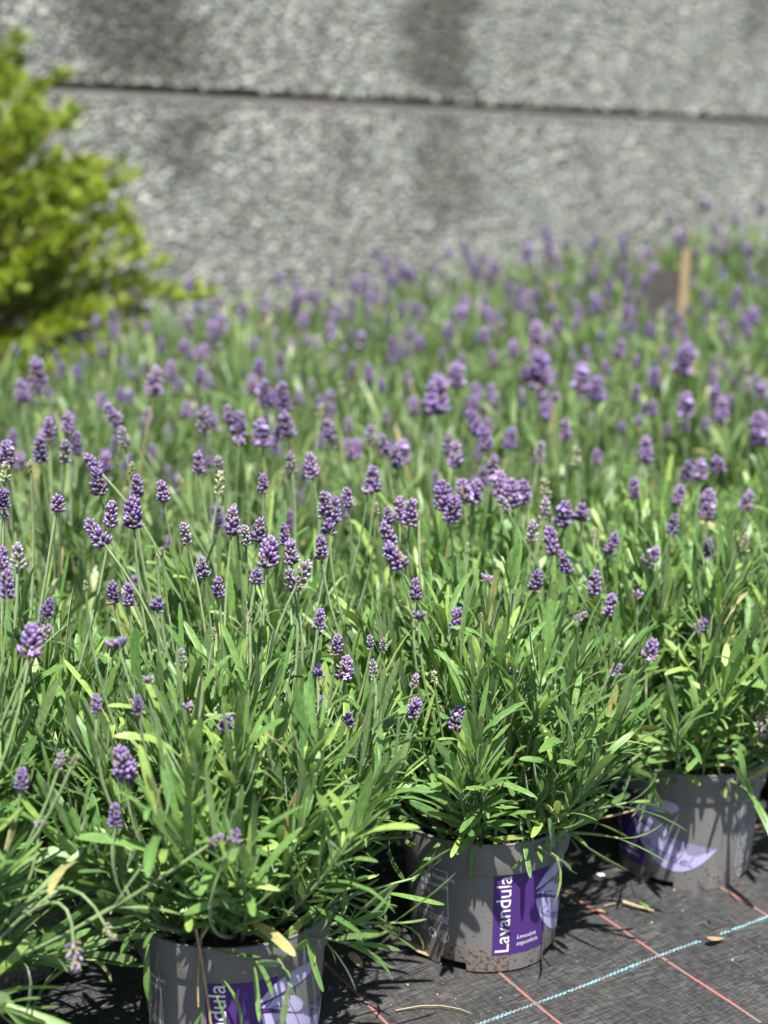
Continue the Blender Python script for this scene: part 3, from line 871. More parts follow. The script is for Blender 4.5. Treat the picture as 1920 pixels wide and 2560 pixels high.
def make_print():
    """[(name, mesh)] flat prints of the pot, in pot space, emblem tip at the -Y side"""
    D = math.radians(1) * .060
    items = []
    items.append(('purple_panel', mesh_from_polys('purple_panel', [[(-32 * D, .0135), (12.5 * D, .0135), (12.5 * D, ZL - .0018), (-32 * D, ZL - .0018)]], .00020, M_purple)))
    upper = closed_spline([(.000, .0622), (.010, .0725), (.0245, .0782), (.038, .0776), (.0430, .0735), (.0405, .0692), (.031, .0672), (.018, .0655), (.008, .0634)], 6, (0,))
    middle = closed_spline([(.001, .0585), (.0085, .0622), (.0180, .0628), (.0280, .0583), (.0345, .0510), (.0330, .0465), (.0265, .0476), (.0170, .0530), (.008, .0568)], 6, (0,))
    lower = closed_spline([(.0010, .0545), (.0055, .042), (.0155, .029), (.028, .0200), (.041, .0163), (.0535, .0188), (.066, .0262), (.0768, .0370), (.060, .0315), (.0457, .0345), (.034, .0418), (.0195, .0490), (.009, .0530)], 6, (0, 7))
    items.append(('petal_emblem', mesh_from_polys('petal_emblem', [upper, middle, lower], .00042, M_lilac)))
    # title reads upwards
    items.append(('title_lettering', text_mesh('title_lettering', ['Lavandula'], .0160, (-19.5 * D, .0150), R(90), .00042, M_white, 1.0, 0, 1, .00006)))
    items.append(('species_lettering', text_mesh('species_lettering', ['Lavandula', 'angustifolia'], .0046, (-13.5 * D, .0255), 0, .00042, M_white, 1.0, .2)))
    # handwriting on the lower petal
    W = {'L': [[(.10, 1.0), (.06, .5), (0, 0), (.25, .03), (.5, .02)]],
         'a': [[(.42, .40), (.26, .47), (.08, .33), (.05, .10), (.18, 0), (.36, .14), (.43, .40), (.42, .12), (.52, .02)]],
         'v': [[(.02, .42), (.12, .20), (.16, .02), (.30, .22), (.38, .46), (.50, .42)]],
         'e': [[(.04, .20), (.26, .25), (.36, .38), (.24, .47), (.08, .36), (.05, .12), (.20, 0), (.42, .10)]],
         'n': [[(.05, .45), (.05, .02)], [(.05, .25), (.20, .45), (.34, .42), (.36, .02), (.46, .02)]],
         'd': [[(.40, .36), (.25, .46), (.07, .30), (.06, .08), (.20, 0), (.38, .16), (.50, 1.0)], [(.40, .30), (.40, .06), (.50, .02)]],
         'l': [[(.10, 1.0), (.06, .5), (.06, .1), (.14, .0), (.26, .06)]]}
    pen = 0.0; strokes = []
    adv = {'L': .50, 'a': .52, 'v': .48, 'e': .44, 'n': .50, 'd': .56, 'l': .26}
    total = sum(adv[c] for c in 'Lavendel')
    A, B, Cc = np.array((.0072, .0425)), np.array((.0230, .0262)), np.array((.0560, .0215))
    for c in 'Lavendel':
        for st in W[c]:
            sm = []
            for i in range(len(st) - 1):
                p0 = np.array(st[max(i - 1, 0)]); p1 = np.array(st[i]); p2 = np.array(st[i + 1]); p3 = np.array(st[min(i + 2, len(st) - 1)])
                for k in range(4):
                    t = k / 4; m1 = (p2 - p0) / 2; m2 = (p3 - p1) / 2
                    sm.append((2*t**3-3*t**2+1)*p1 + (t**3-2*t**2+t)*m1 + (-2*t**3+3*t**2)*p2 + (t**3-t**2)*m2)
            sm.append(np.array(st[-1]))
            out = []
            for (x, y) in sm:
                u = (pen + x) / total
                b = (1-u)**2*A + 2*u*(1-u)*B + u*u*Cc
                tg = 2*(1-u)*(B-A) + 2*u*(Cc-B); tg /= np.linalg.norm(tg); nn = np.array((-tg[1], tg[0]))
                out.append(b + (nn * 1.0 + tg * .22) * y * .0098)
            strokes.append(out)
        pen += adv[c]
    items.append(('script_lettering', mesh_from_polys('script_lettering', ribbon_polys(strokes, .00062), .00066, M_ink)))
    # two fine leaf veins running from the emblem's tip over the panel
    items.append(('emblem_line', mesh_from_polys('emblem_line', ribbon_polys([[(-.0045, .0470), (.002, .0560), (.010, .0628), (.0195, .0665)], [(-.0035, .0485), (.003, .0555), (.012, .0572), (.022, .0535)]], .00075), .00066, M_ink)))
    # plant passport box, pale grey hairlines and small type
    x1, x0, zt, zb = -65 * D, -121 * D, .0775, .0400
    bx = [[(x1, zt), (x0, zt)], [(x1, zt), (x1, zb)], [(x1, zb), (x0, zb)], [(x0, zt), (x0, zb)], [(x1 - .0155, zt), (x1 - .0155, .0690)]]
    items.append(('passport_frame', mesh_from_polys('passport_frame', ribbon_polys(bx, .0006), .0003, M_greyprint)))
    items.append(('passport_lettering', text_mesh('passport_lettering', ['Plant Passport', 'A Lavandula', 'B NL', 'C', 'D NL'], .0052, (x0 + .033, .0700), 0, .0003, M_greyprint, 1.05, 0, 1.3, .00008)))
    items.append(('code_lettering', text_mesh('code_lettering', ['8 711637130'], .0054, (x1 - .0310, .0350), 0, .0003, M_greyprint, 1.08, 0, 1, .00008)))
    ring = [[(x1 - .0045 + .0044 * math.cos(a), .0240 + .0044 * math.sin(a)) for a in np.linspace(0, 6.283, 25)]]
    fig = [[(x1 - .0045, .0275), (x1 - .0045, .0205)], [(x1 - .0068, .0265), (x1 - .0052, .0240), (x1 - .0066, .0210)], [(x1 - .0022, .0265), (x1 - .0038, .0240), (x1 - .0024, .0210)]]
    tri = []
    for k in range(3):
        a = math.radians(90 + k * 120); b = math.radians(90 + k * 120 + 80)
        c0 = np.array((x1 - .0160, .0242))
        p, q_ = c0 + .0040 * np.array((math.cos(a), math.sin(a))), c0 + .0040 * np.array((math.cos(b), math.sin(b)))
        tri.append([p, q_]); tri.append([q_ + np.array((math.cos(b - 2.2), math.sin(b - 2.2))) * .0016, q_, q_ + np.array((math.cos(b + 2.9), math.sin(b + 2.9))) * .0016])
    sunm = [[(x1 - .0260 + .0030 * math.cos(a), .0270 + .0030 * math.sin(a)) for a in np.linspace(0, 6.283, 17)]] + [[(x1 - .0260 + .004 * math.cos(a), .0270 + .004 * math.sin(a)), (x1 - .0260 + .0052 * math.cos(a), .0270 + .0052 * math.sin(a))] for a in np.linspace(0, 6.283, 9)[:-1]]
    items.append(('care_symbol', mesh_from_polys('care_symbol', ribbon_polys(ring + fig + sunm, .0007) + ribbon_polys(tri, .0014), .0003, M_greyprint)))
    # the column of small type on the other side of the emblem
    items.append(('care_lettering', text_mesh('care_lettering', ['Lavandula angustifolia', 'Plant in full sun', 'in well drained soil', 'Water sparingly', 'Trim after flowering', 'Hardy to -15 C'], .0044, (100 * D, .0180), R(90), .0003, M_greyprint, 1.0, 0, 1.1)))
    items.append(('care_rule', mesh_from_polys('care_rule', ribbon_polys([[(94.5 * D, .0165), (94.5 * D, .0755)], [(95 * D, .0755), (124 * D, .0755)]], .0005), .0003, M_greyprint)))
    ring2 = [[(101 * D + .0030 * math.cos(a), .0105 + .0030 * math.sin(a)) for a in np.linspace(0, 6.283, 21)]]
    items.append(('recycling_symbol', mesh_from_polys('recycling_symbol', ribbon_polys(ring2, .0007), .0003, M_greyprint)))
    return items
PRINT = make_print()

def soil_mesh(seed):
    rng = np.random.default_rng(seed)
    V = [(0, 0, Z_SOIL)]; nr, na = 9, 40
    for i in range(1, nr + 1):
        r = .0628 * i / nr
        for j in range(na):
            a = j * 2 * math.pi / na
            V.append((r * math.cos(a), r * math.sin(a), Z_SOIL - .002 + rng.normal(0, .0014) + .002 * math.sin(a * 2 + seed)))
    f = [(0, 1 + j, 1 + (j + 1) % na, 0) for j in range(na)]
    for i in range(nr - 1):
        for j in range(na):
            k = (j + 1) % na
            f.append((1 + i * na + j, 1 + (i + 1) * na + j, 1 + (i + 1) * na + k, 1 + i * na + k))
    me = bpy.data.meshes.new('soil'); me.from_pydata(V, [], [q[:3] if q[0] == q[3] else q for q in f]); me.materials.append(M_soil)
    return me
SOIL = [soil_mesh(i) for i in range(3)]
def crumb_mesh(seed, n, rmax, z, big, mats=(M_crumb, M_straw, M_soil)):
    """loose bark and fibre lying on the soil"""
    rng = random.Random(seed); acc = Acc(); idx = []
    v, f = ico()
    f4 = np.concatenate([f, f[:, 2:]], 1)
    for _ in range(n):
        a = rng.uniform(0, 6.28); r = rmax * math.sqrt(rng.random())
        s = big * rng.uniform(.4, 1.2)
        sc = np.array([s * rng.uniform(.7, 2.6), s * rng.uniform(.5, 1), s * rng.uniform(.35, .8)])
        b = rng.uniform(0, 6.28); Rz = np.array([[math.cos(b), -math.sin(b), 0], [math.sin(b), math.cos(b), 0], [0, 0, 1]])
        acc.add((v * sc * np.array([1 + .2 * math.sin(k * 3.1 + b) for k in range(12)])[:, None]) @ Rz.T + np.array([math.cos(a) * r, math.sin(a) * r, z + rng.uniform(0, .002)]), f, None, rng.random())
        idx += [rng.choices(range(len(mats)), (5, 2, 3))[0]] * len(f)
    me = acc.mesh('crumbs', False)
    for m in mats: me.materials.append(m)
    me.polygons.foreach_set('material_index', np.array(idx, np.int32))
    return me
CRUMB = [crumb_mesh(i, 130, .061, Z_SOIL, .0022) for i in range(3)]

def add_pot(parent, rz, full, k):
    p = new_obj('pot', POT_ME, parent); p.rotation_euler = (0, 0, rz)
    if full:
        for nm, me in PRINT: new_obj(nm, me, p)
    s = new_obj('soil', SOIL[k % 3], parent); s.rotation_euler = (0, 0, k * 1.3)
    if full:
        c = new_obj('crumbs', CRUMB[k % 3], parent); c.rotation_euler = (0, 0, k * 2.1); tag(c, kind='stuff')
    return p

# ------------------------------------------------------------------ plants of the two front rows
GF = 'potted lavender of the sharp front rows'
FRONT = [  # name, x, y, print angle, seed, label, droop shoots (azimuth deg, theta0, theta1, length)
    (-.099, .872, 14, 11, 'bushy lavender overhanging a pot cut off by the bottom edge, dead stem on its rim', [(-60, 1.25, 1.9, .060), (-20, 1.25, 1.45, .075), (10, 1.3, 1.5, .085), (-38, 1.2, 1.6, .055), (-150, 1.3, 1.6, .07)]),
    (.076, 1.020, 39, 12, 'lavender in the grey pot whose purple panel reads Lavandula upright in full', [(-60, 1.1, 1.7, .055), (-28, 1.2, 1.7, .065), (-150, 1.3, 1.5, .085), (0, 1.25, 1.45, .070), (30, 1.3, 1.4, .09)]),
    (.257, 1.150, -46.5, 13, 'lavender in the grey pot showing the lilac petal emblem with Lavendel script', [(-120, 1.15, 1.8, .07), (-70, 1.2, 1.7, .07), (-150, 1.3, 1.6, .09)]),
    (.418, 1.278, 150, 14, 'lavender in the pot cut off by the right edge beyond the petal emblem pot', []),
    (-.318, .808, 60, 15, 'lavender spilling in from the left edge with pale nodding spikes near the ground', [(-10, 1.1, 1.5, .085), (-30, 1.2, 1.75, .08), (15, 1.0, 1.35, .10), (0, 1.2, 1.8, .09)]),
    (-.105, 1.115, 200, 16, 'lavender standing directly behind the overhanging plant with the dead stem', []),
    (.070, 1.245, 240, 17, 'lavender directly behind the pot that reads Lavandula upright', []),
    (.262, 1.362, 300, 18, 'lavender directly behind the pot with the lilac petal emblem', []),
    (-.290, .985, 120, 19, 'lavender at the left edge behind the plant with pale nodding spikes', []),
    (.445, 1.485, 20, 20, 'lavender at the right edge behind the pot cut off by it', []),
]
FL = [
    (-0.1828, 0.9453, 0.348, 0.0192, 0.0872, 0.0221, 0.9962, 'p'), (-0.1709, 0.9605, 0.3465, 0.0236, -0.0349, 0.052, 0.9994, 'b'), (-0.2101, 1.0387, 0.3533, 0.0231, -0.1045, -0.2172, 0.9945, 'p'),
    (-0.1871, 0.9064, 0.3437, 0.0215, -0.6157, 0.1687, 0.788, 'p'), (-0.1602, 1.0217, 0.3489, 0.0174, -0.0872, -0.1328, 0.9962, 'p'), (-0.1833, 1.0497, 0.3478, 0.0189, 0.0, -0.0149, 1.0, 'p'),
    (-0.1498, 1.1454, 0.3492, 0.0194, 0.0, -0.0118, 1.0, 'p'), (-0.1323, 1.1363, 0.3489, 0.0155, -0.1392, -0.1747, 0.9903, 'l'), (-0.1252, 1.0815, 0.3445, 0.0194, 0.0872, 0.184, 0.9962, 'g'),
    (-0.2213, 0.959, 0.3523, 0.0126, 0.1736, 0.1206, 0.9848, 's'), (-0.1354, 0.958, 0.3316, 0.0173, -0.0872, -0.218, 0.9962, 'l'), (-0.1073, 0.9975, 0.3324, 0.0223, 0.0698, 0.0455, 0.9976, 'p'),
    (-0.0954, 0.9685, 0.328, 0.0159, 0.0, -0.2345, 1.0, 'l'), (-0.0885, 0.9985, 0.3255, 0.0197, 0.1736, -0.0136, 0.9848, 'p'), (-0.0791, 0.9692, 0.3171, 0.024, 0.1392, 0.1894, 0.9903, 'b'),
    (-0.0704, 0.9982, 0.3222, 0.0164, -0.1392, 0.2105, 0.9903, 'p'), (-0.0643, 0.9667, 0.3167, 0.0191, -0.0872, 0.1505, 0.9962, 'p'), (-0.0843, 0.9274, 0.3087, 0.0111, 0.1736, 0.2178, 0.9848, 's'),
    (-0.1203, 0.9272, 0.3151, 0.0159, -0.1045, -0.2013, 0.9945, 'p'), (-0.1058, 0.893, 0.3106, 0.0154, 0.0, -0.1415, 1.0, 'p'), (-0.1697, 0.8722, 0.3127, 0.0159, -0.0872, -0.0319, 0.9962, 'p'),
    (-0.1587, 0.8658, 0.3128, 0.0158, 0.0349, -0.0995, 0.9994, 'p'), (-0.1405, 0.8634, 0.3066, 0.0103, 0.1736, -0.0571, 0.9848, 's'), (-0.1231, 0.8368, 0.2811, 0.0112, 0.0872, 0.0425, 0.9962, 'l'),
    (-0.2249, 0.8333, 0.3285, 0.0179, 0.0, 0.2021, 1.0, 'p'), (-0.2338, 0.8591, 0.338, 0.0156, 0.0, 0.2145, 1.0, 'p'), (-0.2279, 0.8725, 0.3363, 0.0179, 0.0, 0.2455, 1.0, 'l'),
    (-0.2552, 0.9485, 0.3553, 0.0233, 0.0872, -0.1685, 0.9962, 'i'), (-0.2056, 0.8085, 0.3006, 0.0221, 0.1392, 0.2323, 0.9903, 'b'), (-0.2013, 0.8319, 0.3114, 0.0208, 0.3746, 0.0346, 0.9272, 'i'),
    (-0.1983, 0.8125, 0.303, 0.0136, 0.5, -0.1444, 0.866, 'l'), (-0.045, 0.9995, 0.3128, 0.0181, -0.0523, 0.0368, 0.9986, 'p'), (-0.0437, 1.0545, 0.3329, 0.0225, -0.0523, -0.2183, 0.9986, 'p'),
    (-0.0375, 1.0627, 0.3277, 0.0209, 0.0872, 0.2449, 0.9962, 'p'), (-0.0396, 1.0086, 0.325, 0.0126, -0.0872, 0.1503, 0.9962, 's'), (-0.0283, 1.0866, 0.332, 0.0171, -0.0872, -0.1746, 0.9962, 'p'),
    (-0.0538, 0.9474, 0.307, 0.0194, 0.4695, 0.1344, 0.8829, 'l'), (-0.0634, 0.9503, 0.3004, 0.0189, -0.2079, -0.2279, 0.9781, 'l'), (0.0019, 1.0416, 0.3134, 0.0206, -0.342, -0.2275, 0.9397, 'p'),
    (0.0062, 1.0167, 0.3027, 0.0235, -0.4695, -0.0845, 0.8829, 'b'), (0.0223, 0.9978, 0.2823, 0.0172, 0.0, 0.2403, 1.0, 'p'), (-0.0427, 0.9201, 0.2818, 0.0153, 0.1392, 0.2493, 0.9903, 'p'),
    (-0.0308, 0.9065, 0.2681, 0.0158, 0.0872, -0.2115, 0.9962, 'p'), (-0.0248, 0.9057, 0.2532, 0.0176, 0.0872, -0.2343, 0.9962, 'b'), (-0.0091, 0.9194, 0.2658, 0.0104, -0.0872, -0.046, 0.9962, 'l'),
    (-0.0005, 0.9355, 0.259, 0.0106, 0.0872, -0.1719, 0.9962, 'l'), (-0.0071, 0.9007, 0.2538, 0.0121, -0.1045, 0.1839, 0.9945, 'l'), (-0.0425, 0.882, 0.2573, 0.0101, 0.0, 0.2293, 1.0, 's'),
    (-0.0406, 0.8821, 0.2346, 0.0149, -0.0698, -0.0611, 0.9976, 'p'), (-0.0229, 0.8758, 0.2271, 0.0101, 0.0, 0.01, 1.0, 's'), (0.0211, 0.9294, 0.2355, 0.0112, 0.2588, 0.0478, 0.9659, 'l'),
    (0.0208, 0.9136, 0.2224, 0.016, 0.2079, 0.0601, 0.9781, 'b'), (0.0513, 0.9411, 0.2055, 0.0191, 0.2419, 0.0035, 0.9703, 'b'), (0.0514, 0.9809, 0.2648, 0.018, 0.0872, 0.1102, 0.9962, 'b'),
    (0.0338, 0.9289, 0.2383, 0.0106, -0.0872, -0.0995, 0.9962, 'g'), (0.0121, 1.0986, 0.3213, 0.0198, 0.0, 0.0106, 1.0, 'p'), (0.0208, 1.0826, 0.3219, 0.0231, 0.0872, -0.2443, 0.9962, 'p'),
    (0.003, 1.06, 0.3222, 0.0153, 0.0, 0.04, 1.0, 'p'), (0.047, 1.1262, 0.3263, 0.0276, -0.1392, 0.0579, 0.9903, 'b'), (0.0549, 1.112, 0.3179, 0.0241, 0.0872, -0.22, 0.9962, 'b'),
    (0.065, 1.1665, 0.3225, 0.0221, -0.1392, -0.0169, 0.9903, 'b'), (0.0762, 1.1746, 0.321, 0.0223, 0.1736, -0.0737, 0.9848, 'b'), (0.0651, 1.2951, 0.3316, 0.0261, 0.0349, 0.119, 0.9994, 'p'),
    (0.0956, 1.2404, 0.3305, 0.021, 0.0872, -0.2197, 0.9962, 'p'), (0.0988, 1.2077, 0.3209, 0.0245, -0.0349, 0.2317, 0.9994, 'b'), (0.1058, 1.174, 0.3192, 0.0269, -0.0698, -0.0218, 0.9976, 'b'),
    (0.1172, 1.1927, 0.3165, 0.0234, 0.0, -0.09, 1.0, 'b'), (0.0955, 1.1412, 0.3158, 0.0168, -0.5, -0.0937, 0.866, 'l'), (0.1316, 1.1516, 0.31, 0.0181, 0.0872, 0.0478, 0.9962, 'l'),
    (0.1474, 1.1506, 0.3063, 0.0234, 0.0698, -0.0614, 0.9976, 'b'), (0.1642, 1.1737, 0.3016, 0.0162, 0.0, -0.2365, 1.0, 's'), (0.1321, 1.1132, 0.2926, 0.0249, -0.1392, 0.1176, 0.9903, 'p'),
    (0.1169, 1.1089, 0.301, 0.019, 0.0698, -0.1387, 0.9976, 'l'), (0.1165, 1.0646, 0.2716, 0.0194, 0.2588, -0.1307, 0.9659, 'p'), (0.1384, 1.0781, 0.2818, 0.0185, -0.342, -0.0324, 0.9397, 'p'),
    (0.1647, 1.0918, 0.2636, 0.021, 0.0872, -0.1991, 0.9962, 'p'), (0.174, 1.0675, 0.2515, 0.0206, 0.1392, -0.0831, 0.9903, 'p'), (0.1878, 1.1505, 0.2812, 0.0208, 0.342, -0.0308, 0.9397, 'p'),
    (0.2212, 1.1544, 0.2686, 0.0221, 0.4695, -0.1654, 0.8829, 'b'), (0.2217, 1.2572, 0.3077, 0.0205, -0.0349, 0.0751, 0.9994, 'p'), (0.2678, 1.2822, 0.2967, 0.021, 0.2419, -0.0244, 0.9703, 'p'),
    (0.2456, 1.195, 0.2873, 0.0204, 0.1392, -0.1895, 0.9903, 'p'), (0.2888, 1.3512, 0.3074, 0.022, 0.1392, -0.1546, 0.9903, 'p'), (0.3049, 1.3703, 0.305, 0.0223, 0.0698, 0.1692, 0.9976, 'b'),
    (0.2897, 1.2632, 0.2948, 0.0248, 0.0, -0.1107, 1.0, 'b'), (0.2892, 1.2633, 0.2889, 0.0228, 0.0872, 0.071, 0.9962, 'p'), (0.2767, 1.2001, 0.266, 0.0198, -0.0698, -0.0774, 0.9976, 'p'),
    (0.2668, 1.1633, 0.2645, 0.01, 0.0, -0.104, 1.0, 't'), (0.3361, 1.3069, 0.2864, 0.0223, 0.2419, -0.1144, 0.9703, 'p'), (0.3134, 1.219, 0.2666, 0.0193, 0.0872, -0.0415, 0.9962, 'g'),
    (0.2063, 1.066, 0.2161, 0.0196, 0.2756, -0.0452, 0.9613, 'b'), (0.1757, 1.0461, 0.205, 0.0161, 0.3746, -0.172, 0.9272, 'b'), (0.2516, 1.0997, 0.2261, 0.0169, 0.6428, 0.2216, 0.766, 'p'),
    (0.1508, 1.0596, 0.2438, 0.012, 0.848, 0.2435, 0.5299, 'l'), (0.17, 1.142, 0.2916, 0.0098, 0.0, 0.2251, 1.0, 'g'), (0.1403, 1.225, 0.3137, 0.0192, -0.1736, -0.139, 0.9848, 'g'),
    (0.1384, 1.2257, 0.3156, 0.016, -0.0872, 0.1683, 0.9962, 'g'), (-0.1657, 0.7895, 0.2683, 0.0128, -0.0523, 0.0095, 0.9986, 'p'), (-0.1424, 0.7932, 0.2662, 0.0128, -0.0523, -0.0795, 0.9986, 'p'),
    (-0.0939, 0.8182, 0.246, 0.0111, 0.0698, -0.216, 0.9976, 's'), (-0.1495, 0.775, 0.2388, 0.0198, -0.0872, -0.1065, 0.9962, 'b'), (-0.1471, 0.781, 0.2322, 0.0186, 0.0872, -0.2275, 0.9962, 'b'),
    (-0.1531, 0.7684, 0.209, 0.0147, 0.0, 0.0969, 1.0, 'p'), (-0.2063, 0.7735, 0.2288, 0.0137, 0.0872, 0.1983, 0.9962, 'b'), (-0.0925, 0.7477, 0.2026, 0.0103, 0.8192, 0.0385, 0.5736, 'L'),
    (-0.0822, 0.7482, 0.2049, 0.0087, 0.5, 0.1226, 0.866, 's'), (-0.1714, 0.7344, 0.1371, 0.018, 0.0872, -0.1001, -0.9962, 'L'), (-0.1516, 0.7372, 0.1507, 0.0118, 0.5, 0.0125, -0.866, 'G'),
    (-0.1844, 0.7755, 0.2386, 0.0105, 0.1736, 0.2195, 0.9848, 'l'), (-0.1723, 0.7595, 0.2448, 0.0093, 0.4226, -0.0793, 0.9063, 'g'), (0.2973, 1.0734, 0.1478, 0.0211, 0.0872, 0.1808, -0.9962, 'l'),
    (-0.1963, 0.7683, 0.2035, 0.0053, 0.0, 0.1412, 1.0, 't'), (0.1991, 1.0939, 0.253, 0.0087, 0.0, -0.1513, 1.0, 't'), (-0.1599, 0.8288, 0.2946, 0.0111, -0.1736, 0.1584, 0.9848, 't'),
    (0.0241, 0.9589, 0.2753, 0.0089, 0.0, 0.1458, 1.0, 't'), (0.0762, 1.044, 0.2786, 0.0083, 0.0, 0.153, 1.0, 't'), (-0.1183, 0.8267, 0.254, 0.0067, 0.0, -0.2462, 1.0, 't'),
    (-0.1404, 0.8207, 0.2735, 0.0061, 0.0, 0.1813, 1.0, 't'), (0.091, 0.9669, 0.2311, 0.0071, 0.0, -0.1143, 1.0, 't'), (-0.2892, 1.2315, 0.3644, 0.0224, -0.0523, 0.0136, 0.9986, 'p'),
    (-0.2819, 1.2716, 0.3645, 0.0206, 0.1045, -0.0135, 0.9945, 'p'), (-0.2787, 1.1514, 0.3592, 0.0225, 0.0, -0.2491, 1.0, 'p'), (-0.2533, 1.1297, 0.3611, 0.0206, 0.0872, -0.1866, 0.9962, 'l'),
    (-0.2933, 1.1071, 0.364, 0.0216, 0.0, -0.2158, 1.0, 'b'), (-0.2788, 1.0459, 0.3589, 0.0171, 0.0872, 0.1772, 0.9962, 'g'), (-0.2227, 1.2158, 0.3595, 0.0197, -0.1736, 0.0011, 0.9848, 'l'),
    (-0.2513, 1.3177, 0.3659, 0.0234, -0.5299, -0.0927, 0.848, 'p'), (-0.2253, 1.0903, 0.3584, 0.0178, -0.6428, 0.0735, 0.766, 'p'), (-0.1363, 1.338, 0.3545, 0.026, -0.0698, -0.0696, 0.9976, 'b'),
    (-0.1484, 1.3594, 0.3604, 0.0193, 0.0, -0.0856, 1.0, 'p'), (-0.1268, 1.246, 0.3517, 0.0105, 0.0, 0.0278, 1.0, 't'), (-0.1136, 1.3095, 0.3499, 0.0276, -0.0698, -0.0599, 0.9976, 'b'),
    (-0.092, 1.3366, 0.3534, 0.0286, -0.1736, -0.1607, 0.9848, 'p'), (-0.0599, 1.1672, 0.3437, 0.0228, -0.1392, 0.0522, 0.9903, 'p'), (-0.0518, 1.337, 0.345, 0.0338, -0.1045, -0.0599, 0.9945, 'i'),
    (-0.0776, 1.1825, 0.343, 0.0185, -0.1045, 0.0615, 0.9945, 'l'), (-0.0931, 1.0902, 0.3422, 0.0164, 0.0, -0.0638, 1.0, 'p'), (-0.0092, 1.1547, 0.3343, 0.0226, 0.0, 0.1014, 1.0, 'b'),
    (-0.0006, 1.2995, 0.3398, 0.022, -0.1736, 0.0971, 0.9848, 'p'), (0.0104, 1.2496, 0.3372, 0.0228, -0.1045, -0.1275, 0.9945, 'p'), (0.0599, 1.332, 0.3344, 0.0242, 0.0, 0.0976, 1.0, 'l'),
    (0.0958, 1.3693, 0.3358, 0.0267, -0.1736, -0.0376, 0.9848, 'b'), (0.0904, 1.4511, 0.3412, 0.0282, -0.3746, 0.1898, 0.9272, 'p'), (0.1866, 1.4735, 0.3285, 0.0239, -0.0698, -0.0629, 0.9976, 'p'),
    (0.1501, 1.3635, 0.3241, 0.0204, 0.2079, 0.1455, 0.9781, 'l'), (0.1813, 1.3412, 0.3233, 0.0201, -0.1045, -0.0179, 0.9945, 'g'), (0.2596, 1.4121, 0.3188, 0.0275, 0.0349, 0.1566, 0.9994, 'p'),
    (0.0575, 1.5446, 0.358, 0.0448, 0.0349, 0.1937, 0.9994, 'b'), (0.3015, 1.6064, 0.333, 0.0208, 0.0872, 0.0838, 0.9962, 'p'), (0.4197, 1.5978, 0.3132, 0.0414, -0.0698, 0.0319, 0.9976, 'b'),
    (-0.2342, 1.471, 0.3799, 0.0332, 0.1392, 0.0439, 0.9903, 'p'), (-0.1212, 1.448, 0.3698, 0.029, -0.0349, -0.1782, 0.9994, 'p'), (-0.1039, 1.467, 0.3652, 0.0312, -0.0872, -0.2278, 0.9962, 'p'),
    (-0.1664, 1.3196, 0.3592, 0.0256, 0.0, -0.2004, 1.0, 'l'), (0.1874, 1.7378, 0.3666, 0.0503, -0.0872, -0.1604, 0.9962, 'b'), (0.1999, 1.9017, 0.3928, 0.0426, -0.0872, 0.1708, 0.9962, 'p'),
    (0.2315, 1.6904, 0.3604, 0.0359, 0.0698, 0.172, 0.9976, 'b'), (0.247, 1.6571, 0.3506, 0.0331, 0.0698, 0.1681, 0.9976, 'p'), (-0.2836, 1.2791, 0.3618, 0.0166, 0.0, 0.0395, 1.0, 'p'),
    (-0.3595, 1.4912, 0.3864, 0.0336, 0.0, -0.2319, 1.0, 'p'), (0.0828, 1.6547, 0.3669, 0.0319, 0.0, 0.0057, 1.0, 'b'), (0.3906, 1.8708, 0.3653, 0.045, 0.1392, -0.1966, 0.9903, 'b'),
    (-0.0129, 1.3487, 0.342, 0.0219, 0.0, 0.2173, 1.0, 'l'), (0.3226, 1.3742, 0.3089, 0.0179, 0.0, -0.0879, 1.0, 's'), (0.3881, 1.6436, 0.3282, 0.0319, 0.1045, 0.164, 0.9945, 'p'),
    (0.3419, 1.6271, 0.3356, 0.0315, 0.0, -0.1601, 1.0, 'b'), (-0.1958, 1.5237, 0.3806, 0.0196, 0.0, 0.058, 1.0, 'p'), (-0.1938, 1.0915, 0.3528, 0.0121, 0.1392, -0.0531, 0.9903, 'g'),
    (-0.2618, 1.0508, 0.3615, 0.0103, 0.0, -0.0517, 1.0, 'g'), (-0.106, 1.0059, 0.3391, 0.0073, 0.0, -0.0409, 1.0, 'g'), (-0.1446, 0.8943, 0.3282, 0.0071, 0.0, 0.0002, 1.0, 'g'),
    (-0.1855, 0.8686, 0.3175, 0.0069, 0.0, -0.0436, 1.0, 'g'), (-0.1462, 0.9242, 0.3259, 0.0073, 0.0, -0.1697, 1.0, 'g'), (-0.0865, 0.8974, 0.2891, 0.0078, 0.0872, 0.1281, 0.9962, 'g'),
    (-0.1071, 0.8729, 0.2854, 0.0082, 0.0, 0.0085, 1.0, 'g'), (0.0698, 0.9954, 0.2617, 0.0066, 0.0, 0.0715, 1.0, 'g'), (-0.0062, 1.0827, 0.3237, 0.0106, 0.0, -0.1753, 1.0, 'g'),
    (0.0264, 1.0665, 0.3216, 0.0077, 0.0, 0.1241, 1.0, 'g'), (0.0983, 1.0451, 0.2676, 0.0069, 0.0, 0.0086, 1.0, 'g'), (0.1732, 1.143, 0.2906, 0.009, 0.0, 0.1095, 1.0, 'g'),
    (-0.0125, 1.1082, 0.3334, 0.0087, 0.0, -0.1163, 1.0, 't'), (0.0623, 1.0473, 0.3009, 0.0083, 0.0, 0.0428, 1.0, 'g'), (0.2251, 1.1224, 0.257, 0.0082, 0.0, -0.1338, 1.0, 'g'),
]
plants = []
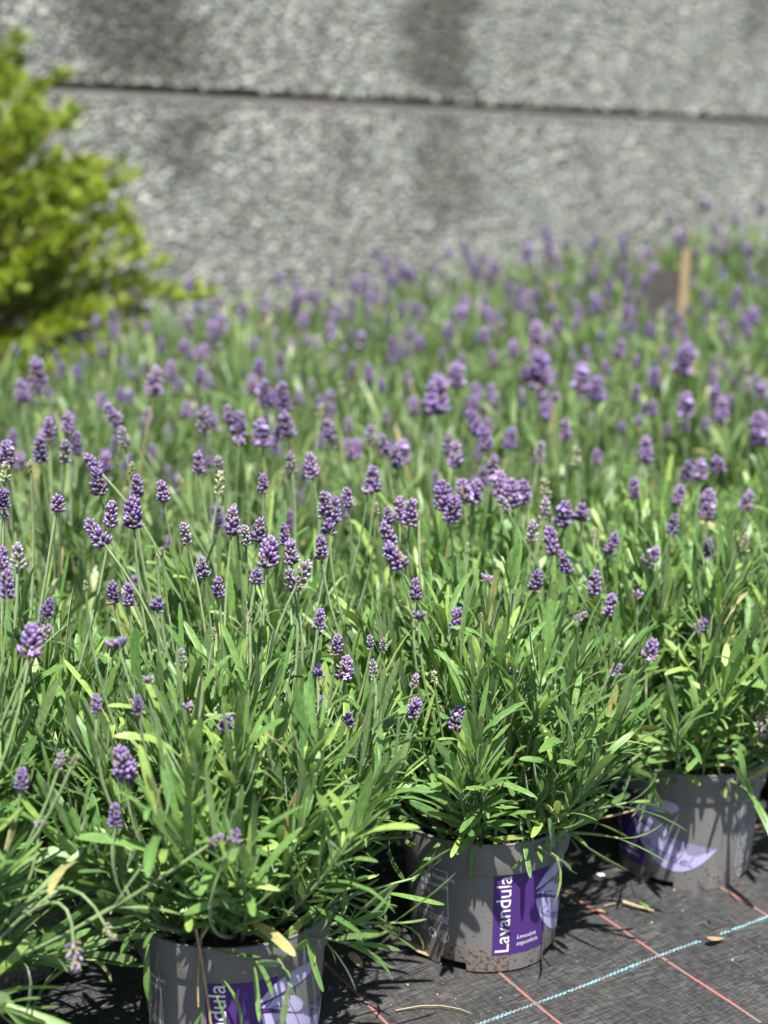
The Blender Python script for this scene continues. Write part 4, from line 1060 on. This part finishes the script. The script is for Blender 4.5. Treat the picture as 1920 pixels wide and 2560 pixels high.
for (x, y, e, seed, label, droops) in FRONT:
    t = empty('potted_lavender', (x, y, 0))
    tag(t, label, 'potted plant', GF)
    rz = -math.asin(x / math.hypot(x, y)) + R(e)
    full = seed <= 14
    add_pot(t, rz, full, seed)
    dd = [(R(a) , a0, a1, l) for (a, a0, a1, l) in droops]
    shoots, leaves = grow(seed, 68, .92 if seed == 11 else .97, 1.0, dd)
    acc = Acc()
    for pts, rr in shoots:
        v, f, uv = tube(pts, rr, 4); acc.add(v, f, uv, .3)
    me = acc.mesh('shoots'); me.materials.append(M_stem)
    tag(new_obj('shoots', me, t), kind='stuff')
    plants.append(dict(o=t, loc=np.array((x, y, 0.0)), leaves=leaves, front=True))

# leaves grow aside of the flower heads: drop those that stand right before one
for P in plants: P['keep'] = set(range(len(P['leaves'])))
bv, bf, bo = [], [], []
for pi, P in enumerate(plants):
    for li, lv in enumerate(P['leaves']):
        v, f, uv, r = leaf_world(lv, True); n0 = len(bv); v = v + P['loc']
        bv.extend(v.tolist()); bf.extend((f + n0).tolist()); bo.extend([(pi, li)] * len(f))
bvh = BVHTree.FromPolygons(bv, bf, all_triangles=False)
for (x, y, z, L, dx, dy, dz, kind) in FL:
    d = Vector((dx, dy, dz)).normalized(); c = Vector((x, y, z))
    for k in (-.9, -.5, -.2, .1, .4):
        for sx in (-.003, .003):
            tgt = c + d * L * k + Vector((sx, 0, 0)); o = Vector(cam.location); dr = (tgt - o); dist = dr.length; dr.normalize()
            gone = 0.0
            for _ in range(12):
                hit = bvh.ray_cast(o + dr * gone, dr, dist - gone)
                if hit[2] is None: break
                pi, li = bo[hit[2]]; plants[pi]['keep'].discard(li)
                gone += hit[3] + .0004
for pi_ in (0, 1, 2):
    lo = plants[pi_]['loc']; hd = math.atan2(-lo[1], -lo[0])
    for a in np.linspace(-1.35, 1.35, 26):
        for zz in np.linspace(.004, .084, 14):
            tgt = Vector((lo[0] + .062 * math.cos(hd + a), lo[1] + .062 * math.sin(hd + a), zz)); o = Vector(cam.location)
            dr = tgt - o; dist = dr.length; dr.normalize(); gone = 0.0
            for _ in range(10):
                hit = bvh.ray_cast(o + dr * gone, dr, dist - gone)
                if hit[2] is None: break
                q_ = bo[hit[2]]
                if q_[1] % 6: plants[q_[0]]['keep'].discard(q_[1])
                gone += hit[3] + .0004
for P in plants: P['leaves'] = [lv for i, lv in enumerate(P['leaves']) if i in P['keep']]
del bv, bf, bo, bvh

# the withered stems that bend over the rim of the overhanging plant's pot
for (a, b, c, d, r) in (((-.020, -.030, .10), (-.026, -.056, .165), (-.012, -.070, .118), (-.006, -.0735, .052), .0016),
                        ((-.010, -.020, .10), (-.004, -.040, .150), (-.016, -.066, .120), (-.014, -.0730, .070), .0012),
                        ((.012, -.022, .10), (.020, -.035, .150), (.004, -.050, .135), (-.012, -.066, .112), .0020)):
    A_, B_, C_, D_ = (np.array(q) for q in (a, b, c, d)); tt = np.linspace(0, 1, 14)[:, None]
    pp = (1 - tt) ** 3 * A_ + 3 * tt * (1 - tt) ** 2 * B_ + 3 * tt * tt * (1 - tt) * C_ + tt ** 3 * D_
    v, f, uv = tube(pp, np.linspace(r, r * .5, 14), 5); acc = Acc(); acc.add(v, f, uv, .4)
    me = acc.mesh('dead_stem'); me.materials.append(M_dry); new_obj('dead_stem', me, plants[0]['o'])
rngH = random.Random(31)
for (x_, y_, z_, th, az, L_) in ((-.006, -.074, .060, 2.9, -1.6, .036), (-.010, -.073, .072, 2.6, -2.6, .034), (-.003, -.074, .078, 2.5, -.6, .032), (.002, -.074, .088, 2.3, -.4, .030), (-.012, -.074, .050, 2.7, -2.2, .030),
                              (.018, -.070, .104, 1.7, -.9, .036), (.020, -.071, .102, 2.75, -1.2, .038), (-.008, -.070, .108, 1.75, -.3, .034), (-.046, -.055, .103, 2.75, -1.9, .042), (.050, -.046, .108, 2.8, -1.0, .040)):
    plants[0]['leaves'].append((rngH.randrange(NLV), np.array((x_, y_, z_)), frame_mat(sph(th, az), np.array((math.cos(az), math.sin(az), .3))), L_, .95, rngH.random()))
for (x_, y_, z_, th, az, L_) in ((-.030, -.052, .108, 2.1, -2.4, .044), (-.012, -.058, .112, 2.5, -1.8, .036), (.004, -.056, .114, 2.6, -1.5, .040), (.022, -.054, .114, 2.55, -1.2, .038), (.048, -.044, .114, 2.75, -.6, .052), (-.052, -.034, .106, 1.75, -2.7, .045)):
    plants[1]['leaves'].append((rngH.randrange(NLV), np.array((x_, y_, z_)), frame_mat(sph(th, az), np.array((math.cos(az), math.sin(az), .4))), L_, .95, rngH.random()))
for (x_, y_, z_, th, az, L_) in ((-.032, -.050, .116, 2.7, -2.2, .046), (.0, -.052, .116, 2.5, -1.4, .030), (.006, -.050, .114, 1.8, -.2, .045)):
    plants[2]['leaves'].append((rngH.randrange(NLV), np.array((x_, y_, z_)), frame_mat(sph(th, az), np.array((math.cos(az), math.sin(az), .4))), L_, .85, rngH.random()))

# which leaves show: cast a grid of rays from the camera at simple copies of the leaves
pv, pf, owner = [], [], []
for pi, P in enumerate(plants):
    for li, lv in enumerate(P['leaves']):
        v, f, uv, r = leaf_world(lv, True)
        n0 = len(pv); v = v + P['loc']
        pv.extend(v.tolist()); pf.extend((f + n0).tolist()); owner.extend([(pi, li)] * len(f))
bvh = BVHTree.FromPolygons(pv, pf, all_triangles=False)
hits = [dict() for _ in plants]
pit = R(11.5); cp_, sp_ = math.cos(pit), math.sin(pit)
o_cam = Vector(cam.location)
for j in range(640):
    vv_ = -((j + .5) * 4 - 1280) / 3600
    if vv_ > .16: continue
    for i in range(480):
        u_ = ((i + .5) * 4 - 960) / 3600
        hit = bvh.ray_cast(o_cam, Vector((u_, cp_ + vv_ * sp_, -sp_ + vv_ * cp_)))
        if hit[2] is not None:
            pi, li = owner[hit[2]]
            hits[pi][li] = hits[pi].get(li, 0) + 1
del pv, pf, owner, bvh
for pi, P in enumerate(plants):
    shown = sorted(hits[pi].items(), key=lambda kv: -kv[1])
    pick = set(li for li, h in shown[:295] if h >= 7)
    rest = Acc(); nrest = 0
    for li, lv in enumerate(P['leaves']):
        if li in pick:
            o = new_obj('leaf', LEAF_ME[lv[0]], P['o'])
            o.matrix_local = leaf_matrix(lv)
        else:
            v, f, uv, r = leaf_world(lv, hits[pi].get(li, 0) < 1); rest.add(v, f, uv, r); nrest += 1
    me = rest.mesh('leaves'); me.materials.append(M_leaf)
    tag(new_obj('leaves', me, P['o']), kind='stuff')

# ------------------------------------------------------------------ blurred rows behind
NT_ = 5
TPL = []
for k in range(NT_):
    shoots, leaves = grow(200 + k, 50, .92, 1.06, (), .92, 1.12)
    acc = Acc()
    for lv in leaves:
        v, f, uv, r = leaf_world(lv, True); acc.add(v, f, uv, r)
    lm = acc.mesh('leaves'); lm.materials.append(M_leaf_far)
    acc = Acc()
    for pts, rr in shoots:
        v, f, uv = tube(pts, rr, 4); acc.add(v, f, uv, .3)
    sm = acc.mesh('shoots'); sm.materials.append(M_stem)
    TPL.append((lm, sm))
def far_plant(loc, k, rz, sc, nfl, rng, label, group):
    t = empty('potted_lavender', (loc[0], loc[1], 0), rz, sc)
    tag(t, label, 'potted plant', group)
    add_pot(t, rng.uniform(0, 6), False, k)
    lm, sm = TPL[k]
    tag(new_obj('leaves', lm, t), kind='stuff'); tag(new_obj('shoots', sm, t), kind='stuff')
    for i in range(nfl):
        az = i * 2.4 + rng.gauss(0, .4); r = .118 * math.sqrt((i + .6) / nfl)
        hz = .318 - .55 * r * rng.random() + rng.gauss(0, .024)
        tilt = r * 2.0 * rng.uniform(.4, 1.3)
        d = sph(tilt, az + rng.gauss(0, .4))
        kind = rng.choices(('p', 'b', 'i', 'l', 's', 'g'), (6, 4, 3, 1.2, 1.2, .8))[0]
        L = {'p': .0205, 'b': .0225, 'i': .030, 'l': .019, 's': .0145, 'g': .017}[kind] * rng.uniform(.85, 1.2)
        add_flower(t, (math.cos(az) * r * .25, math.sin(az) * r * .25, .13), (math.cos(az) * r, math.sin(az) * r, hz - L), d, kind, L, rng)
    return t
rngF = random.Random(77)
BUSH = np.array((-.85, 2.50))
SIGN = np.array((.508, 2.56))
base = np.array((.070, 1.245))
cnt = 0
n_third = 0
for row in range(1, 8):
    for k in range(-6, 9):
        p = base + nv * .205 * row + rv * (.215 * (k + (.5 if row % 2 else 0)))
        p = p + np.array((rngF.gauss(0, .012), rngF.gauss(0, .012)))
        u = p[0] / max(p[1], .1)
        if abs(u) > .34 or p[1] < .9: continue
        if np.linalg.norm(p - BUSH) < .46: continue
        if p @ nv > WALL_D - .24: continue
        depth = p[1]
        right = np.clip((u + .05) / .30, 0, 1)
        sc = 1.00 + .018 * row + (.07 if row > 3 else 0) + (.07 if row > 5 else 0) + right * .056 * row * (row / 6) ** .5 + rngF.uniform(-.05, .06)
        if abs(u) > .29: nf = 9
        else: nf = 17 if row > 1 else 10
        ordn = ('leftmost', 'second from left', 'third from left', 'fourth from left', 'fifth from left', 'sixth from left', 'seventh from left', 'eighth from left')
        if row <= 1:
            z, g = 'slightly blurred lavender, %s of the third row right behind the sharp plants' % ordn[min(n_third, 7)], 'lavender of the third row'
            n_third += 1
        else:
            near = 'nearer' if row <= 3 else 'farther' if row <= 5 else 'last'
            if u < -.10: z, g = 'blurred lavender of the %s rows in front of the golden conifer' % near, 'blurred lavender before the conifer, %s rows' % near
            elif u < .13: z, g = 'blurred lavender of the %s rows below the bare middle of the wall' % near, 'blurred lavender before the wall, %s rows' % near
            else: z, g = 'blurred lavender of the %s rows around the wooden stake' % near, 'blurred lavender around the stake, %s rows' % near
        t = far_plant(p, rngF.randrange(NT_), rngF.uniform(0, 6.28), sc, nf, rngF, z, g)
        plants.append(dict(o=t, loc=np.array((p[0], p[1], 0.0)), sc=sc, rz=t.rotation_euler.z, front=False))
        cnt += 1

# ------------------------------------------------------------------ flowers seen one by one, at their places
rngS = random.Random(5)
FL = [(x, y, z, L * 1.07, dx, dy, dz, k) for (x, y, z, L, dx, dy, dz, k) in FL]
for (x, y, z, L, dx, dy, dz, kind) in FL:
    p2 = np.array((x, y, z)); d = np.array((dx, dy, dz)); d /= np.linalg.norm(d)
    foot = p2 - d * np.array((.10, .10, 0))
    best = min(plants, key=lambda P: np.linalg.norm(P['loc'][:2] - foot[:2]))
    if kind.isupper(): best = plants[4]; kind = kind.lower()        # stems of the plant at the left edge that lean far out
    start = p2 - d * L * .5
    lo = best['loc']
    off = (start - lo); off[2] = 0
    b = lo + off * .35 + np.array((0, 0, min(.14, start[2] * .5)))
    if best['front']: M = Matrix.Translation(Vector(lo)).inverted()
    else: M = (Matrix.Translation(Vector(lo)) @ Matrix.Rotation(best['rz'], 4, 'Z') @ Matrix.Scale(best['sc'], 4)).inverted()
    s = 1.0 if best['front'] else best['sc']
    add_flower(best['o'], np.array(M @ Vector(b)), np.array(M @ Vector(start)), np.array((M.to_3x3() @ Vector(d)).normalized()), kind, L / s, rngS)

# ------------------------------------------------------------------ golden conifer
def spray_shape(seed):
    """a flat fan-shaped spray of scale-leaved twigs, length 1 along +Y"""
    rng = random.Random(seed); V, Fq, T = [], [], []
    def blade(p, d, l, w, tone):
        n0 = len(V); d = d / np.linalg.norm(d); s = np.array([d[1], -d[0], 0])
        up = np.array([0, 0, 1.0])
        for t, ww in ((0, .5), (.55, 1.0), (1.0, .25)):
            c = p + d * l * t + up * (-.12 * l * t * t)
            V.append(c - s * w * ww); V.append(c + s * w * ww); T.extend([tone + t * .2] * 2)
        Fq.append((n0, n0 + 1, n0 + 3, n0 + 2)); Fq.append((n0 + 2, n0 + 3, n0 + 5, n0 + 4))
    blade(np.zeros(3), np.array([0, 1, 0.0]), 1.0, .035, 0.3)
    for i in range(1, 5):
        t = i / 5
        for sg in (-1, 1):
            a = sg * rng.uniform(.55, .85); l = (.55 - .38 * t) * rng.uniform(.8, 1.2)
            p = np.array([0, t, -.12 * t * t]); d = np.array([math.sin(a), math.cos(a), rng.gauss(0, .15)])
            blade(p, d, l, .055, .3 + .4 * t)
            if False: blade(p + d * l * .5, np.array([math.sin(a * .3), math.cos(a * .3), rng.gauss(0, .2)]), l * .5, .045, .5 + .3 * t)
    return np.array(V), np.array(Fq), np.array(T)
def conifer_material():
    m, nt, out = mat_new('golden_conifer_foliage'); q = NT(nt)
    a = q.n('ShaderNodeAttribute', attribute_name='rnd')
    c = q.ramp(a.outputs['Fac'], [(0.0, (.060, .120, .014)), (.5, (.21, .29, .024)), (1.0, (.44, .49, .055))])
    pr = q.n('ShaderNodeBsdfPrincipled', i_Base_Color=c, i_Roughness=0.55)
    tr = q.n('ShaderNodeBsdfTranslucent', i_Color=q.mix(1.0, c, (1.1, 1.1, .6), 'MULTIPLY'))
    mx = q.n('ShaderNodeMixShader', i_0=.35, i_1=pr.outputs[0], i_2=tr.outputs[0])
    q.link(mx.outputs[0], out.inputs[0])
    return m
M_con = conifer_material()
con = empty('golden_conifer', (BUSH[0], BUSH[1], 0))
con.scale = (1.0, 1.0, .885)
tag(con, 'rounded golden yellow conifer at the left in front of the concrete wall', 'tree')
rngC = random.Random(9)
SPR = [spray_shape(i) for i in range(5)]
crown, limbs = Acc(), Acc()
CR = [(0.0, .14), (.15, .34), (.33, .455), (.48, .46), (.62, .40), (.74, .34), (.84, .27), (.91, .18), (.97, .04)]   # height, radius
def crown_r(z): return float(np.interp(z, [c[0] for c in CR], [c[1] for c in CR]))
for i in range(560):
    z = rngC.uniform(.08, .93); az = rngC.uniform(0, 6.28)
    R_ = crown_r(z) * rngC.choice((rngC.uniform(.90, 1.08), rngC.uniform(.60, 1.0)))
    if rngC.random() < .06: R_ *= 1.18
    z0 = z * .62
    p0 = np.array([0, 0, z0]); p2 = np.array([math.cos(az) * R_, math.sin(az) * R_, z + rngC.uniform(-.02, .07)])
    p1 = (p0 + p2) / 2 + np.array([0, 0, .02])
    pts = bezier(p0, p1, p2, 7)
    v, f, uv = tube(pts, np.linspace(.006, .0015, 7), 4); limbs.add(v, f, uv, .2)
    for k in range(54):
        t = 1 - (rngC.random() ** 1.7) * .62
        p = (1 - t) ** 2 * p0 + 2 * t * (1 - t) * p1 + t * t * p2
        d = (p2 - p0); d /= np.linalg.norm(d)
        d = d + np.array([rngC.gauss(0, .55), rngC.gauss(0, .55), rngC.gauss(.45, .40)])
        L = rngC.uniform(.020, .040)
        sv, sf, stn = SPR[rngC.randrange(5)]
        nrm = np.array([rngC.gauss(0, .7), rngC.gauss(0, .7), rngC.uniform(.1, 1.0)])
        crown.add((sv * L) @ frame_mat(d, nrm).T + p, sf, None, np.clip(stn * .75 + rngC.uniform(-.15, .2), 0, 1))
tv, tf, tuv = tube([(0, 0, 0), (.01, 0, .3), (0, .01, .6), (0, 0, .85)], [.035, .028, .015, .004], 8)
acc = Acc(); acc.add(tv, tf, tuv, .1)
tm = acc.mesh('trunk'); tm.materials.append(M_bark); tr_o = new_obj('trunk', tm, con)
lm = limbs.mesh('limbs'); lm.materials.append(M_bark); new_obj('limbs', lm, tr_o)
cm = crown.mesh('crown', False); cm.materials.append(M_con); new_obj('crown', cm, con)

# ------------------------------------------------------------------ sign on a wooden stake among the far plants
sg = empty('stake_sign', (SIGN[0], SIGN[1], 0), R(8))
tag(sg, 'dark plastic sign fixed to a pale wooden stake among the blurred lavender', 'sign')
stk = new_obj('wooden_stake', box_mesh('wooden_stake', -.0075, .0075, -.005, .005, -.05, .488, .0015), sg, M_wood)
stk.rotation_euler = (0, R(2.5), 0)
bm = bmesh.new()
outl = [(-.066, .385), (-.050, .420), (-.030, .450), (.030, .456), (.044, .454), (.034, .440), (.012, .415), (-.020, .385), (-.050, .365)]
lo_ = [bm.verts.new((x, .0065, z)) for x, z in outl]; hi_ = [bm.verts.new((x, .0105, z)) for x, z in outl]
bm.faces.new(lo_); bm.faces.new(hi_[::-1])
for i in range(len(outl)):
    j = (i + 1) % len(outl); bm.faces.new((lo_[i], hi_[i], hi_[j], lo_[j]))
bmesh.ops.recalc_face_normals(bm, faces=bm.faces)
me = bpy.data.meshes.new('sign_board'); bm.to_mesh(me); bm.free()
new_obj('sign_board', me, sg, M_board)

# ------------------------------------------------------------------ small litter on the fabric
def straw(name, pts, r, label, cat, mat=M_straw, sides=5):
    pts = np.array(pts, float)
    n = 9
    tt = np.linspace(0, len(pts) - 1, n)
    P = np.stack([np.interp(tt, range(len(pts)), pts[:, k]) for k in range(3)], 1)
    c = P[0].copy(); P = P - c
    v, f, uv = tube(P, np.linspace(r, r * .55, n), sides)
    acc = Acc(); acc.add(v, f, uv, .5)
    o = new_obj(name, acc.mesh(name), None, mat); o.location = c
    return tag(o, label, cat)
straw('dry_straw', [(0.154, 1.031, 0.0899), (0.1766, 1.0459, 0.0871), (0.1992, 1.0608, 0.0862)], .0011, 'thin tan straw lodged at the rim of the Lavandula pot, pointing right', 'straw')
straw('dry_stalk', [(0.1918, 1.0693, 0.0035), (0.2023, 1.0625, 0.003), (0.2138, 1.0551, 0.003)], .0016, 'pale dry stalk lying on the black fabric in front of the petal emblem pot', 'stalk')
straw('dry_twig', [(0.1759, 1.0655, 0.002), (0.1861, 1.0705, 0.002)], .0007, 'short brown twig beside the pale dry stalk on the fabric', 'twig', M_dry)
straw('curved_fibre', [(0.008, 0.9111, 0.0015), (0.0257, 0.9158, 0.0022), (0.0398, 0.9162, 0.0022), (0.0527, 0.912, 0.002), (0.06, 0.9074, 0.0015)], .0005, 'thin curved tan fibre on the fabric below the Lavandula pot', 'fibre')
def fallen_leaf(x, y, rz, L, label, mat=M_dry, z=.0035, seed=3):
    v, f, uv = leaf_shape(seed, 6, 4, .42)
    me = np_mesh('fallen_leaf', v * L, f, True, {'rnd': np.full(len(v), .5)}, uv); me.materials.append(mat)
    o = new_obj('fallen_leaf', me); o.location = (x, y, z + ripple(x, y)); o.rotation_euler = (R(6), R(10), rz)
    return tag(o, label, 'leaf')
tag(new_obj('perlite_grain', crumb_mesh(8, 5, .0016, .0012, .0020, (print_material('perlite', (.75, .75, .74)),) * 3)), 'white perlite grain on the fabric between the two right pots', 'grain').location = (0.1829, 1.1204, 0)
fallen_leaf(0.1754, 1.0544, 1.2, 0.011, 'small curled tan leaf lying across the red thread', M_dry)
fallen_leaf(0.2104, 1.0556, 0.3, 0.012, 'tiny yellow green leaf at the end of the pale dry stalk', M_leaf_far)
fallen_leaf(0.2582, 1.0085, 2.0, 0.017, 'crumpled brown leaf above the blue thread at the right', M_dry)
fallen_leaf(0.0339, 0.985, 0.8, 0.02, 'curled brown leaf against the foot of the Lavandula pot', M_dry)
fallen_leaf(-0.0161, 0.9656, 0.4, 0.018, 'brown leaf scrap on the fabric in the shade right of the overhanging plant', M_dry)
# soil crumbs and chips strewn over the fabric
def strewn(n, seed):
    rng = random.Random(seed); acc = Acc(); idx = []
    v, f = ico()
    spots = [(.03, .955), (.055, .945), (.24, 1.06), (.30, .98), (.20, 1.10), (.12, .99), (.27, .95), (.35, 1.02), (.0, .93)]
    for i in range(n):
        if rng.random() < .5:
            c = rng.choice(spots); x, y = c[0] + rng.gauss(0, .022), c[1] + rng.gauss(0, .018)
        else: x, y = rng.uniform(-.25, .48), rng.uniform(.80, 1.25)
        s = rng.choice((.0003, .0004, .0005, .0007, .0013 if rng.random() < .3 else .0004))
        sc = np.array([s * rng.uniform(.8, 2.4), s * rng.uniform(.6, 1.1), s * rng.uniform(.4, .9)])
        b = rng.uniform(0, 6.28); Rz = np.array([[math.cos(b), -math.sin(b), 0], [math.sin(b), math.cos(b), 0], [0, 0, 1]])
        acc.add((v * sc * np.array([1 + .25 * math.sin(k * 2.3 + b * 3) for k in range(12)])[:, None]) @ Rz.T + np.array([x, y, ripple(x, y) + sc[2] * .6]), f, None, rng.random())
        idx += [rng.choices((0, 1, 2), (6, .7, 5))[0]] * len(f)
    me = acc.mesh('soil_crumbs', False)
    for m in (M_crumb, M_straw, M_soil): me.materials.append(m)
    me.polygons.foreach_set('material_index', np.array(idx, np.int32))
    return me
tag(new_obj('soil_crumbs', strewn(800, 4)), 'soil crumbs and chips strewn over the black fabric', 'soil crumbs', kind='stuff')
print('OBJECTS', len(bpy.data.objects), 'far plants', cnt)
